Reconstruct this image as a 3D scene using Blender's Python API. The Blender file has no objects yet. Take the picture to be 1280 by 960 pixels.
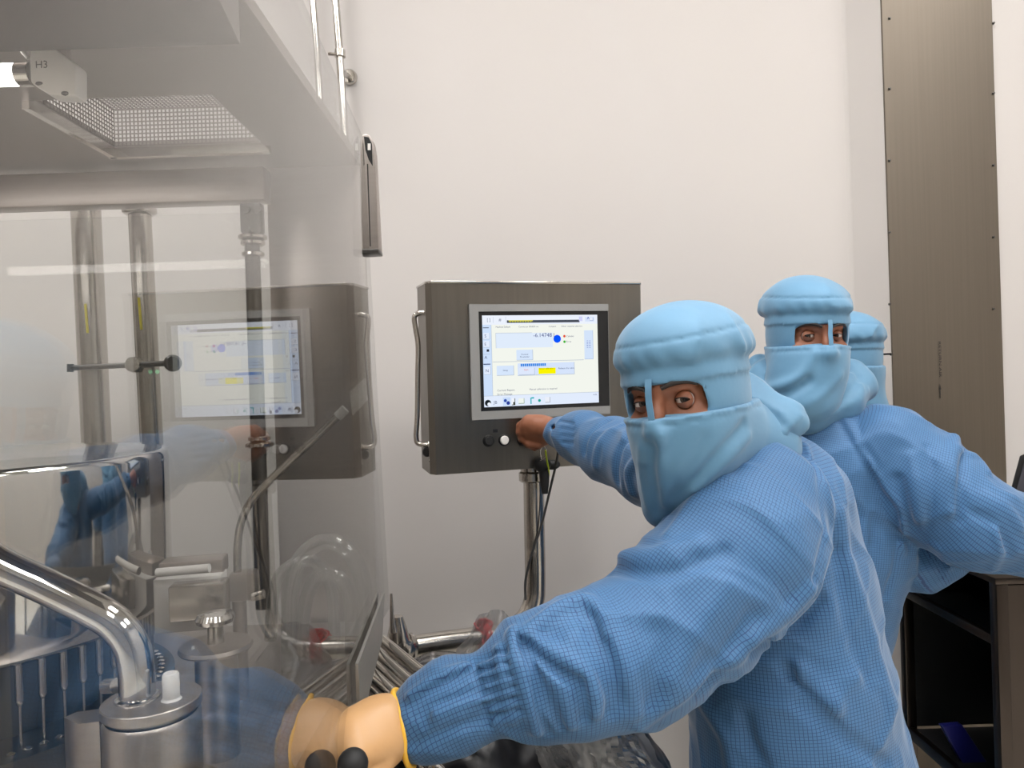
import bpy, bmesh, math, random
import numpy as np
from mathutils import Vector, Matrix, Euler

random.seed(7)
SC = bpy.context.scene
COL = SC.collection
PI = math.pi

# ------------------------------------------------------------------ camera, light, exposure
FPX, PITCH, ROLL = 941.0, 0.003, 0.033
EYE = np.array([0.0, 0.0, 1.45])
_F = np.array([0, math.cos(PITCH), -math.sin(PITCH)])
_U = np.array([0, math.sin(PITCH), math.cos(PITCH)])
_R = np.array([1.0, 0, 0])
CR = math.cos(ROLL) * _R - math.sin(ROLL) * _U
CU = math.sin(ROLL) * _R + math.cos(ROLL) * _U
cam_d = bpy.data.cameras.new('camera')
cam = bpy.data.objects.new('camera', cam_d)
COL.objects.link(cam)
cam.matrix_world = Matrix(((CR[0], CU[0], -_F[0], EYE[0]), (CR[1], CU[1], -_F[1], EYE[1]),
                           (CR[2], CU[2], -_F[2], EYE[2]), (0, 0, 0, 1)))
cam_d.sensor_width = 36.0
cam_d.lens = 36.0 * FPX / 1280.0
cam_d.clip_start = 0.02
SC.camera = cam
SC.view_settings.view_transform = 'Standard'
SC.view_settings.look = 'None'
SC.view_settings.gamma = 1.0
SC.view_settings.exposure = 0.0
SC.view_settings.use_curve_mapping = False
SC.cycles.max_bounces = 10
SC.cycles.transparent_max_bounces = 24
SC.cycles.glossy_bounces = 6
SC.cycles.caustics_reflective = False
SC.cycles.caustics_refractive = False
SC.cycles.sample_clamp_indirect = 4.0
world = bpy.data.worlds.new('world')
SC.world = world
world.use_nodes = True
world.node_tree.nodes['Background'].inputs[0].default_value = (1, .97, .94, 1)
world.node_tree.nodes['Background'].inputs[1].default_value = 0.02
LAMP_POWER = 19.5        # ceiling panels, emission strength
TUBE_POWER = 9.0


def ray(px, py):
    return _F + (px - 640) / FPX * CR - (py - 480) / FPX * CU


def at(px, py, y):
    """the world point at depth y (metres in front of the lens) seen at pixel px, py"""
    d = ray(px, py)
    return Vector(EYE + d * (y / d[1]))


def A(px, py, y):
    return np.array(at(px, py, y))


# ------------------------------------------------------------------ materials
def srgb(r, g, b):
    f = lambda c: (c / 255 / 12.92) if c / 255 <= 0.04045 else ((c / 255 + 0.055) / 1.055) ** 2.4
    return (f(r), f(g), f(b), 1.0)


class NT:
    def __init__(s, name):
        s.m = bpy.data.materials.new(name)
        s.m.use_nodes = True
        s.t = s.m.node_tree
        s.b = s.t.nodes.get('Principled BSDF')
        s.out = s.t.nodes.get('Material Output')

    def n(s, typ, **kw):
        nd = s.t.nodes.new(typ)
        for k, v in kw.items():
            if k.startswith('i_'):
                key = k[2:]
                nd.inputs[int(key) if key.isdigit() else key.replace('_', ' ')].default_value = v
            else:
                setattr(nd, k, v)
        return nd

    def l(s, a, b):
        s.t.links.new(a, b)

    def math(s, op, a, b=None):
        nd = s.n('ShaderNodeMath', operation=op)
        for i, v in enumerate((a, b)):
            if v is None:
                continue
            if hasattr(v, 'default_value'):
                s.l(v, nd.inputs[i])
            else:
                nd.inputs[i].default_value = v
        return nd.outputs[0]

    def mixc(s, fac, a, b):
        nd = s.n('ShaderNodeMix', data_type='RGBA')
        for i, v in ((0, fac), (6, a), (7, b)):
            if hasattr(v, 'default_value'):
                s.l(v, nd.inputs[i])
            else:
                nd.inputs[i].default_value = v
        return nd.outputs[2]


def plain(name, col, rough=.5, metal=0., noise=.06, scale=12., spec=.5, bump=0., bscale=200., **kw):
    k = NT(name)
    tc = k.n('ShaderNodeTexCoord')
    nz = k.n('ShaderNodeTexNoise', i_Scale=scale, i_Detail=4.)
    k.l(tc.outputs['Object'], nz.inputs['Vector'])
    dark = tuple(c * (1 - noise * 2) for c in col[:3]) + (1,)
    lite = tuple(min(1, c * (1 + noise * 2)) for c in col[:3]) + (1,)
    k.l(k.mixc(nz.outputs[0], dark, lite), k.b.inputs['Base Color'])
    k.b.inputs['Roughness'].default_value = rough
    k.b.inputs['Metallic'].default_value = metal
    k.b.inputs['Specular IOR Level'].default_value = spec
    for a, v in kw.items():
        k.b.inputs[a.replace('_', ' ')].default_value = v
    if bump:
        n2 = k.n('ShaderNodeTexNoise', i_Scale=bscale, i_Detail=3.)
        k.l(tc.outputs['Object'], n2.inputs['Vector'])
        bp = k.n('ShaderNodeBump', i_Strength=bump, i_Distance=.002)
        k.l(n2.outputs[0], bp.inputs['Height'])
        k.l(bp.outputs[0], k.b.inputs['Normal'])
    return k.m


def brushed(name, col, rough=.3, axis=0, amount=.12, stretch=(2, 300, 300), aniso=0.0):
    k = NT(name)
    tc = k.n('ShaderNodeTexCoord')
    mp = k.n('ShaderNodeMapping')
    mp.inputs['Scale'].default_value = stretch
    k.l(tc.outputs['Object'], mp.inputs[0])
    nz = k.n('ShaderNodeTexNoise', i_Scale=1., i_Detail=3.)
    k.l(mp.outputs[0], nz.inputs['Vector'])
    k.l(k.mixc(nz.outputs[0], tuple(c * .86 for c in col[:3]) + (1,), tuple(min(1, c * 1.1) for c in col[:3]) + (1,)),
        k.b.inputs['Base Color'])
    r = k.math('ADD', k.math('MULTIPLY', nz.outputs[0], amount), rough - amount / 2)
    k.l(r, k.b.inputs['Roughness'])
    k.b.inputs['Metallic'].default_value = 1.
    k.b.inputs['Anisotropic'].default_value = aniso
    bp = k.n('ShaderNodeBump', i_Strength=.04, i_Distance=.001)
    k.l(nz.outputs[0], bp.inputs['Height'])
    k.l(bp.outputs[0], k.b.inputs['Normal'])
    return k.m


def emit(name, col, strength):
    k = NT(name)
    e = k.n('ShaderNodeEmission')
    e.inputs[0].default_value = col
    e.inputs[1].default_value = strength
    k.l(e.outputs[0], k.out.inputs[0])
    return k.m


def glassy(name, tint=(1, 1, 1, 1), f0=.04, rough=.0, film=0.0, film_col=(.8, .8, .8, 1), gain=1.):
    """clear sheet: see-through, with the Fresnel reflection of a dielectric; film adds a little milky diffuse"""
    k = NT(name)
    g = k.n('ShaderNodeNewGeometry')
    dp = k.n('ShaderNodeVectorMath', operation='DOT_PRODUCT')
    k.l(g.outputs['Normal'], dp.inputs[0])
    k.l(g.outputs['Incoming'], dp.inputs[1])
    c = k.math('SUBTRACT', 1., k.math('ABSOLUTE', dp.outputs['Value']))
    fr = k.math('ADD', k.math('MULTIPLY', k.math('POWER', c, 5.), gain - f0), f0)
    tr = k.n('ShaderNodeBsdfTransparent')
    tr.inputs[0].default_value = tint
    gl = k.n('ShaderNodeBsdfGlossy')
    gl.inputs['Roughness'].default_value = rough
    m1 = k.n('ShaderNodeMixShader')
    k.l(fr, m1.inputs[0])
    if film:
        df = k.n('ShaderNodeBsdfDiffuse')
        df.inputs[0].default_value = film_col
        tl = k.n('ShaderNodeBsdfTranslucent')
        tl.inputs[0].default_value = film_col
        ad = k.n('ShaderNodeMixShader')
        ad.inputs[0].default_value = .5
        k.l(df.outputs[0], ad.inputs[1])
        k.l(tl.outputs[0], ad.inputs[2])
        m0 = k.n('ShaderNodeMixShader')
        m0.inputs[0].default_value = film
        k.l(tr.outputs[0], m0.inputs[1])
        k.l(ad.outputs[0], m0.inputs[2])
        k.l(m0.outputs[0], m1.inputs[1])
    else:
        k.l(tr.outputs[0], m1.inputs[1])
    k.l(gl.outputs[0], m1.inputs[2])
    k.l(m1.outputs[0], k.out.inputs[0])
    return k.m


def gridcloth(name, base, line, cell=.0047, width=.15, rough=.62):
    k = NT(name)
    uv = k.n('ShaderNodeUVMap', uv_map='UVMap')
    sp = k.n('ShaderNodeSeparateXYZ')
    k.l(uv.outputs[0], sp.inputs[0])
    ms = []
    for o in (0, 1):
        fr = k.math('FRACT', k.math('MULTIPLY', sp.outputs[o], 1 / cell))
        tri = k.math('ABSOLUTE', k.math('SUBTRACT', fr, .5))
        ms.append(k.math('LESS_THAN', tri, width / 2))
    lines = k.math('MAXIMUM', ms[0], ms[1])
    tc = k.n('ShaderNodeTexCoord')
    nz = k.n('ShaderNodeTexNoise', i_Scale=5., i_Detail=3.)
    k.l(tc.outputs['Object'], nz.inputs['Vector'])
    b2 = k.mixc(nz.outputs[0], tuple(c * .93 for c in base[:3]) + (1,), tuple(min(1, c * 1.07) for c in base[:3]) + (1,))
    k.l(k.mixc(lines, b2, line), k.b.inputs['Base Color'])
    k.b.inputs['Roughness'].default_value = rough
    k.b.inputs['Specular IOR Level'].default_value = .35
    k.b.inputs['Sheen Weight'].default_value = .25
    k.b.inputs['Sheen Roughness'].default_value = .4
    n2 = k.n('ShaderNodeTexNoise', i_Scale=26., i_Detail=3.)
    k.l(tc.outputs['Object'], n2.inputs['Vector'])
    bp = k.n('ShaderNodeBump', i_Strength=.14, i_Distance=.006)
    k.l(n2.outputs[0], bp.inputs['Height'])
    k.l(bp.outputs[0], k.b.inputs['Normal'])
    return k.m


M = {}
M['wall'] = plain('painted wall', srgb(190, 185, 181), .8, noise=.012, scale=2.2, spec=.2, bump=.05, bscale=60)
M['ceiling'] = plain('ceiling paint', srgb(222, 218, 212), .6, noise=.01)
M['floor'] = plain('epoxy floor', srgb(226, 222, 212), .3, noise=.02)
M['clad'] = brushed('column cladding steel', srgb(116, 108, 98), .5, stretch=(160, 160, 1.5))
M['cart'] = brushed('dark cabinet steel', srgb(74, 67, 62), .36, stretch=(60, 60, 2.0))
M['plate'] = plain('grey plate metal', srgb(150, 148, 143), .4, .6, noise=.03)
M['panel'] = brushed('brushed panel steel', srgb(130, 125, 117), .34, stretch=(90, 90, 2.0), aniso=.4)
M['steel'] = brushed('satin steel', srgb(186, 181, 174), .22, stretch=(60, 60, 4))
M['steel2'] = brushed('sheet steel', srgb(176, 168, 162), .36, stretch=(3, 120, 120))
M['grille'] = plain('perforated grey plate', srgb(120, 113, 108), .45, .6, noise=.03)
M['ceil_steel'] = brushed('enclosure ceiling sheet', srgb(146, 138, 134), .4, stretch=(3, 120, 120))
M['duct'] = plain('grey painted duct', srgb(84, 77, 75), .5, noise=.02)
M['polish'] = plain('polished steel', srgb(205, 202, 198), .06, 1., noise=.01)
M['roll'] = plain('smooth roller steel', srgb(200, 196, 190), .13, 1., noise=.01)
M['rail'] = plain('bright rail steel', srgb(200, 196, 190), .14, 1., noise=.01)
M['darksteel'] = plain('dark steel', srgb(92, 90, 88), .3, 1., noise=.04)
M['black'] = plain('black plastic', srgb(16, 16, 17), .35, noise=.03)
M['rubber'] = plain('black rubber', srgb(14, 14, 15), .6, noise=.03)
M['cavity'] = plain('black painted panel', srgb(9, 9, 10), .7, noise=.05)
M['white'] = plain('white plastic', srgb(226, 222, 217), .4, noise=.01)
M['grey'] = plain('grey bezel', srgb(138, 137, 135), .4, noise=.01)
M['red'] = plain('red wire sheath', srgb(196, 22, 34), .4, noise=.04)
M['yellow'] = plain('yellow sticker', srgb(206, 190, 40), .5, noise=.02)  # colour of the reflections painted on the upright pipes
M['earth'] = plain('yellow green wire', srgb(170, 185, 20), .45, noise=.1, scale=60)
M['cable'] = plain('dark cable', srgb(52, 52, 52), .5, noise=.03)
M['blue_plastic'] = plain('blue plastic', srgb(20, 22, 88), .4, noise=.02)
M['ink'] = plain('black ink', srgb(38, 34, 32), .7, noise=.02)
M['hood'] = plain('plain hood cloth', srgb(88, 134, 165), .62, noise=.03, scale=7, bump=.3, bscale=32, Sheen_Weight=.25)
M['gown'] = gridcloth('grid gown cloth', srgb(68, 110, 150), srgb(40, 70, 112))
M['skin'] = plain('skin', srgb(138, 86, 61), .5, noise=.05, scale=40, bump=.1, bscale=300, Subsurface_Weight=.0)
M['glove'] = plain('latex glove', srgb(196, 152, 104), .42, noise=.03, scale=30, bump=.06, bscale=120)
M['glove_rim'] = plain('rolled glove rim', srgb(240, 186, 62), .42, noise=.02)
M['hair'] = plain('dark hair', srgb(28, 20, 17), .6, noise=.1, scale=90)
M['glass'] = glassy('clear door glass', (.955, .96, .955, 1), f0=.045, gain=.95)
M['glass2'] = glassy('clear rear window glass', (.96, .965, .96, 1), f0=.018, gain=.8)
M['hose'] = glassy('clear hose', (.90, .90, .88, 1), f0=.2, rough=.06, film=.14)
M['film'] = glassy('clear plastic film', (.93, .93, .94, 1), f0=.10, rough=.12, film=.42, film_col=(.8, .8, .81, 1))
M['bag'] = plain('black bag film', srgb(22, 22, 25), .3, noise=.1, scale=9)
M['lamp'] = emit('ceiling diffuser light', (1, .985, .975, 1), LAMP_POWER)
M['tube'] = emit('lit tube', (1, .95, .92, 1), TUBE_POWER)
M['green_led'] = emit('green indicator', (.2, 1., .45, 1), 2.)

# ------------------------------------------------------------------ object helpers
def tag(o, label=None, cat=None, group=None, kind=None):
    for k, v in (('label', label), ('category', cat), ('group', group), ('kind', kind)):
        if v:
            o[k] = v
    return o


def empty(name, loc, label, cat, group=None):
    o = bpy.data.objects.new(name, None)
    o.empty_display_size = .05
    COL.objects.link(o)
    o.location = loc
    bpy.context.view_layer.update()
    return tag(o, label, cat, group)


def link(name, me, parent=None):
    o = bpy.data.objects.new(name, me)
    COL.objects.link(o)
    if parent is not None:
        o.parent = parent
        m = Matrix.Identity(4)
        p = parent
        m = world_of(parent)
        o.matrix_parent_inverse = m.inverted()
    return o


def world_of(o):
    m = o.matrix_basis.copy()
    if o.parent is not None:
        m = world_of(o.parent) @ o.matrix_parent_inverse @ m
    return m


def frame_from(d, up=(0, 0, 1)):
    d = Vector(d).normalized()
    u = Vector(up)
    if abs(d.dot(u)) > .97:
        u = Vector((1, 0, 0))
    x = u.cross(d).normalized()
    y = d.cross(x)
    return Matrix((x, y, d)).transposed()


class MB:
    """collects shapes (in world coordinates) into one bmesh"""
    def __init__(s):
        s.bm = bmesh.new()
        s.mats = []
        s.mi = 0

    def use(s, m):
        if m not in s.mats:
            s.mats.append(m)
        s.mi = s.mats.index(m)
        return s

    def _faces(s, fs):
        for f in fs:
            f.material_index = s.mi

    def box(s, c, size, rot=None, bevel=.0, seg=2):
        r = bmesh.ops.create_cube(s.bm, size=1.0)
        vs = r['verts']
        mt = Matrix.Translation(Vector(c))
        if rot is not None:
            mt = mt @ rot.to_4x4()
        bmesh.ops.transform(s.bm, matrix=mt @ Matrix.Diagonal((*size, 1)), verts=vs)
        fs = list({f for v in vs for f in v.link_faces})
        s._faces(fs)
        if bevel:
            es = list({e for v in vs for e in v.link_edges})
            rr = bmesh.ops.bevel(s.bm, geom=es, offset=bevel, segments=seg, affect='EDGES', profile=.5)
            s._faces(rr['faces'])
        return s

    def prism(s, pts, vec, bevel=0.):
        """closed polygon pts extruded by vec"""
        vs = [s.bm.verts.new(Vector(p)) for p in pts]
        v2 = [s.bm.verts.new(Vector(p) + Vector(vec)) for p in pts]
        n = len(pts)
        fs = [s.bm.faces.new(vs[::-1]), s.bm.faces.new(v2)]
        for i in range(n):
            fs.append(s.bm.faces.new((vs[i], vs[(i + 1) % n], v2[(i + 1) % n], v2[i])))
        s._faces(fs)
        if bevel:
            es = list({e for f in fs for e in f.edges})
            rr = bmesh.ops.bevel(s.bm, geom=es, offset=bevel, segments=2, affect='EDGES', profile=.5)
            s._faces(rr['faces'])
        return s

    def quad(s, a, b, c, d):
        f = s.bm.faces.new([s.bm.verts.new(Vector(p)) for p in (a, b, c, d)])
        f.material_index = s.mi
        return s

    def tube(s, pts, r, seg=16, cap=True, smooth=0, closed=False):
        pts = [Vector(p) for p in pts]
        if smooth:
            pts = catmull(pts, smooth)
        n = len(pts)
        rs = r if hasattr(r, '__len__') else None
        rings = []
        prev = None
        for i, p in enumerate(pts):
            if closed:
                d = (pts[(i + 1) % n] - pts[i - 1]).normalized()
            else:
                d = (pts[min(i + 1, n - 1)] - pts[max(i - 1, 0)]).normalized()
            if prev is None:
                fr = frame_from(d)
                x = Vector(fr.col[0])
            else:
                x = prev - d * prev.dot(d)
                x.normalize()
            prev = x
            y = d.cross(x)
            rad = (float(np.interp(i / max(1, n - 1), np.linspace(0, 1, len(rs)), rs)) if rs else r)
            rings.append([s.bm.verts.new(p + (x * math.cos(t) + y * math.sin(t)) * rad)
                          for t in (2 * PI * k / seg for k in range(seg))])
        fs = []
        for i in range(n if closed else n - 1):
            a, b = rings[i], rings[(i + 1) % n]
            for k in range(seg):
                fs.append(s.bm.faces.new((a[k], a[(k + 1) % seg], b[(k + 1) % seg], b[k])))
        if cap and not closed:
            fs.append(s.bm.faces.new(rings[0][::-1]))
            fs.append(s.bm.faces.new(rings[-1]))
        s._faces(fs)
        return s

    def lathe(s, c, prof, axis=(0, 0, 1), seg=48):
        """profile [(radius, height)] turned about an axis through c"""
        fr = frame_from(axis)
        x, y, z = (Vector(fr.col[i]) for i in range(3))
        c = Vector(c)
        rings = []
        for r, h in prof:
            if r < 1e-6:
                rings.append([s.bm.verts.new(c + z * h)])
            else:
                rings.append([s.bm.verts.new(c + z * h + (x * math.cos(t) + y * math.sin(t)) * r)
                              for t in (2 * PI * k / seg for k in range(seg))])
        fs = []
        for a, b in zip(rings, rings[1:]):
            if len(a) == 1 and len(b) == 1:
                continue
            for k in range(seg):
                k2 = (k + 1) % seg
                if len(a) == 1:
                    fs.append(s.bm.faces.new((a[0], b[k2], b[k])))
                elif len(b) == 1:
                    fs.append(s.bm.faces.new((a[k], a[k2], b[0])))
                else:
                    fs.append(s.bm.faces.new((a[k], a[k2], b[k2], b[k])))
        s._faces(fs)
        return s

    def ball(s, c, r, scale=(1, 1, 1), rot=None, seg=24):
        rr = bmesh.ops.create_uvsphere(s.bm, u_segments=seg, v_segments=seg // 2, radius=r)
        mt = Matrix.Translation(Vector(c))
        if rot is not None:
            mt = mt @ rot.to_4x4()
        bmesh.ops.transform(s.bm, matrix=mt @ Matrix.Diagonal((*scale, 1)), verts=rr['verts'])
        s._faces({f for v in rr['verts'] for f in v.link_faces})
        return s

    def text(s, body, size, origin, ux, uy, align='LEFT', depth=0.):
        cu = bpy.data.curves.new('lettering', 'FONT')
        cu.body = body
        cu.size = size
        cu.align_x = align
        cu.align_y = 'CENTER'
        cu.resolution_u = 3
        ob = bpy.data.objects.new('lettering', cu)
        COL.objects.link(ob)
        dg = bpy.context.evaluated_depsgraph_get()
        me = bpy.data.meshes.new_from_object(ob.evaluated_get(dg))
        ux, uy, o = Vector(ux), Vector(uy), Vector(origin)
        vs = [s.bm.verts.new(o + ux * v.co.x + uy * v.co.y) for v in me.vertices]
        for p in me.polygons:
            try:
                f = s.bm.faces.new([vs[i] for i in p.vertices])
                f.material_index = s.mi
            except ValueError:
                pass
        bpy.data.objects.remove(ob)
        bpy.data.curves.remove(cu)
        bpy.data.meshes.remove(me)
        return s

    def build(s, name, mat=None, parent=None, sharp=40, normals=True):
        if normals:
            bmesh.ops.recalc_face_normals(s.bm, faces=s.bm.faces[:])
        me = bpy.data.meshes.new(name)
        s.bm.to_mesh(me)
        s.bm.free()
        for m in (s.mats if s.mats else [mat]):
            me.materials.append(m)
        me.polygons.foreach_set('use_smooth', [True] * len(me.polygons))
        me.set_sharp_from_angle(angle=math.radians(sharp))
        return link(name, me, parent)


def catmull(pts, k):
    pts = [Vector(p) for p in pts]
    P = [pts[0] * 2 - pts[1]] + pts + [pts[-1] * 2 - pts[-2]]
    out = []
    for i in range(1, len(P) - 2):
        a, b, c, d = P[i - 1:i + 3]
        for j in range(k):
            t = j / k
            out.append(.5 * ((2 * b) + (c - a) * t + (2 * a - 5 * b + 4 * c - d) * t * t + (3 * b - a - 3 * c + d) * t ** 3))
    out.append(pts[-1])
    return out


# ------------------------------------------------------------------ signed-distance sculpting
def smin(a, b, k):
    h = np.clip(.5 + .5 * (b - a) / k, 0, 1)
    return b + (a - b) * h - k * h * (1 - h)


def smax(a, b, k):
    return -smin(-a, -b, k)


def cone(P, a, b, r1, r2):
    a = np.asarray(a, np.float32); b = np.asarray(b, np.float32)
    ab = b - a
    t = np.clip(((P - a) @ ab) / float(ab @ ab), 0, 1)
    q = P - a - t[:, None] * ab
    return np.sqrt((q * q).sum(1)) - (r1 + (r2 - r1) * t)


def chain(P, pts, k=.02):
    d = None
    for (a, r1), (b, r2) in zip(pts, pts[1:]):
        e = cone(P, a, b, r1, r2)
        d = e if d is None else smin(d, e, k)
    return d


def ell(P, c, r):
    q = P - np.asarray(c, np.float32)
    r = np.asarray(r, np.float32)
    k0 = np.sqrt(((q / r) ** 2).sum(1))
    k1 = np.sqrt(((q / (r * r)) ** 2).sum(1)) + 1e-9
    return k0 * (k0 - 1) / k1


def rbox(P, c, h, r):
    q = np.abs(P - np.asarray(c, np.float32)) - (np.asarray(h, np.float32) - r)
    return np.sqrt((np.maximum(q, 0) ** 2).sum(1)) + np.minimum(q.max(1), 0) - r


def polyd(P, pts):
    d = None
    for a, b in zip(pts, pts[1:]):
        e = cone(P, a, b, 0, 0)
        d = e if d is None else np.minimum(d, e)
    return d


def wob(P, f, seed=0.):
    """cheap smooth noise in about -1..1"""
    x, y, z = P[:, 0] * f, P[:, 1] * f, P[:, 2] * f
    return (np.sin(x * 1.3 + 2.1 * np.sin(y * .9 + seed) + z * .4) + np.sin(y * 1.7 + 1.9 * np.sin(z * 1.1 + seed * 2.) + x * .6)
            + np.sin(z * 1.5 + 2.3 * np.sin(x * .8 + seed * 3.) + y * .5)) / 3


def trace(f, px):
    """pixels -> points on the surface f (rays from the lens)"""
    D = np.array([ray(*p) for p in px], np.float32)
    D /= np.linalg.norm(D, axis=1)[:, None]
    t = np.full(len(px), .45, np.float32)
    best = t.copy(); bd = np.full(len(px), 9., np.float32)
    for _ in range(90):
        d = f((EYE + D * t[:, None]).astype(np.float32))
        m = d < bd
        best[m] = t[m]; bd[m] = d[m]
        t = t + np.clip(d, -.02, .2) * .8
    return [np.array(EYE + D[i] * best[i], np.float32) for i in range(len(px))]


def surface(f, lo, hi, h):
    lo = np.asarray(lo, np.float64); hi = np.asarray(hi, np.float64)
    B = 8
    nb = np.ceil((hi - lo) / (h * B)).astype(int)
    n = nb * B + 1
    V = np.empty(n, np.float32)
    cs = [lo[i] + (np.arange(nb[i]) + .5) * h * B for i in range(3)]
    G = np.stack(np.meshgrid(*cs, indexing='ij'), -1).reshape(-1, 3).astype(np.float32)
    dc = f(G).reshape(nb)
    near = np.abs(dc) < h * B * 1.35
    big = np.repeat(np.repeat(np.repeat(dc, B, 0), B, 1), B, 2)
    V[:-1, :-1, :-1] = big
    V[-1] = V[-2]; V[:, -1] = V[:, -2]; V[:, :, -1] = V[:, :, -2]
    ar = np.arange(B + 1)
    idx = np.argwhere(near)
    off = np.stack(np.meshgrid(ar, ar, ar, indexing='ij'), -1).reshape(-1, 3)
    CH = 300
    for s in range(0, len(idx), CH):
        bl = idx[s:s + CH] * B
        I = (bl[:, None, :] + off[None]).reshape(-1, 3)
        v = f((lo + I * h).astype(np.float32))
        V[I[:, 0], I[:, 1], I[:, 2]] = v
    S = V < 0
    def cell(fn):
        return [fn[i:n[0] - 1 + i, j:n[1] - 1 + j, k:n[2] - 1 + k] for i in (0, 1) for j in (0, 1) for k in (0, 1)]
    cnt = sum(c.astype(np.int8) for c in cell(S))
    act = (cnt > 0) & (cnt < 8)
    ci = np.argwhere(act)
    vid = np.full(act.shape, -1, np.int64)
    vid[act] = np.arange(len(ci))
    corner = np.array([(i, j, k) for i in (0, 1) for j in (0, 1) for k in (0, 1)])
    cv = np.stack([V[ci[:, 0] + c[0], ci[:, 1] + c[1], ci[:, 2] + c[2]] for c in corner], 1)
    acc = np.zeros((len(ci), 3)); num = np.zeros(len(ci))
    for a in range(8):
        for b in range(a + 1, 8):
            if np.abs(corner[a] - corner[b]).sum() != 1:
                continue
            va, vb = cv[:, a], cv[:, b]
            m = (va < 0) != (vb < 0)
            t = np.where(m, va / np.where(va == vb, 1, va - vb), 0)
            acc += np.where(m[:, None], corner[a] + t[:, None] * (corner[b] - corner[a]), 0)
            num += m
    verts = lo + (ci + acc / num[:, None]) * h
    faces = []
    for ax in range(3):
        o = [(1, 2), (2, 0), (0, 1)][ax]
        a = [slice(None)] * 3; b = [slice(None)] * 3
        a[ax] = slice(0, -1); b[ax] = slice(1, None)
        e = S[tuple(a)] != S[tuple(b)]
        ei = np.argwhere(e)
        ok = (ei[:, o[0]] > 0) & (ei[:, o[1]] > 0) & (ei[:, o[0]] < n[o[0]] - 1) & (ei[:, o[1]] < n[o[1]] - 1)
        ei = ei[ok]
        u = np.zeros(3, int); w = np.zeros(3, int); u[o[0]] = 1; w[o[1]] = 1
        q = [vid[tuple((ei - d).T)] for d in (u + w, w, 0 * u, u)]
        Q = np.stack(q, 1)
        flip = ~S[tuple(a)][tuple(ei.T)]
        Q[flip] = Q[flip][:, ::-1]
        faces.append(Q[(Q >= 0).all(1)])
    return verts, np.concatenate(faces)


def smesh(name, f, lo, hi, h, mat, parent, uvfn=None, relax=1):
    v, q = surface(f, lo, hi, h)
    if relax:
        e = np.concatenate([q[:, [0, 1]], q[:, [1, 2]], q[:, [2, 3]], q[:, [3, 0]]])
        for _ in range(relax):
            acc = np.zeros_like(v); cn = np.zeros(len(v))
            np.add.at(acc, e[:, 0], v[e[:, 1]]); np.add.at(cn, e[:, 0], 1)
            np.add.at(acc, e[:, 1], v[e[:, 0]]); np.add.at(cn, e[:, 1], 1)
            v = v * .5 + .5 * acc / np.maximum(cn, 1)[:, None]
    me = bpy.data.meshes.new(name)
    me.from_pydata(v.tolist(), [], q.tolist())
    me.polygons.foreach_set('use_smooth', [True] * len(me.polygons))
    if uvfn:
        uv = me.uv_layers.new(name='UVMap')
        co = uvfn(v.astype(np.float32), q)
        uv.data.foreach_set('uv', co.astype(np.float32).ravel())
    me.materials.append(mat)
    me.update()
    return link(name, me, parent)


def axis_uv(P, pts, offset=0.):
    """cloth coordinates around a limb: length along its axis, angle times local radius"""
    C = catmull([Vector(p) for p, r in pts], 10)
    C = np.array(C)
    R = np.interp(np.linspace(0, 1, len(C)), np.linspace(0, 1, len(pts)), [r for p, r in pts])
    best = np.full(len(P), 1e9); U = np.zeros(len(P)); A_ = np.zeros(len(P))
    L = 0.
    for i in range(len(C) - 1):
        a, b = C[i], C[i + 1]
        ab = b - a
        ln = np.linalg.norm(ab)
        t0 = ((P - a) @ ab) / (ln * ln)
        t = np.clip(t0, 0, 1)
        if i == 0:
            tt = np.minimum(t0, 1)
        elif i == len(C) - 2:
            tt = np.maximum(t0, 0)
        else:
            tt = t
        q = P - a - t[:, None] * ab
        d = (q * q).sum(1)
        m = d < best
        z = ab / ln
        x = EYE - (a + b) / 2
        x = x - z * (x @ z); x /= np.linalg.norm(x)
        y = np.cross(z, x)
        ang = np.arctan2(q @ y, q @ x)
        rad = R[i] + (R[i + 1] - R[i]) * t
        best[m] = d[m]
        U[m] = (L + tt * ln)[m]
        A_[m] = (ang * rad)[m]
        L += ln
    return np.stack([U + offset, A_], 1)


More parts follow.
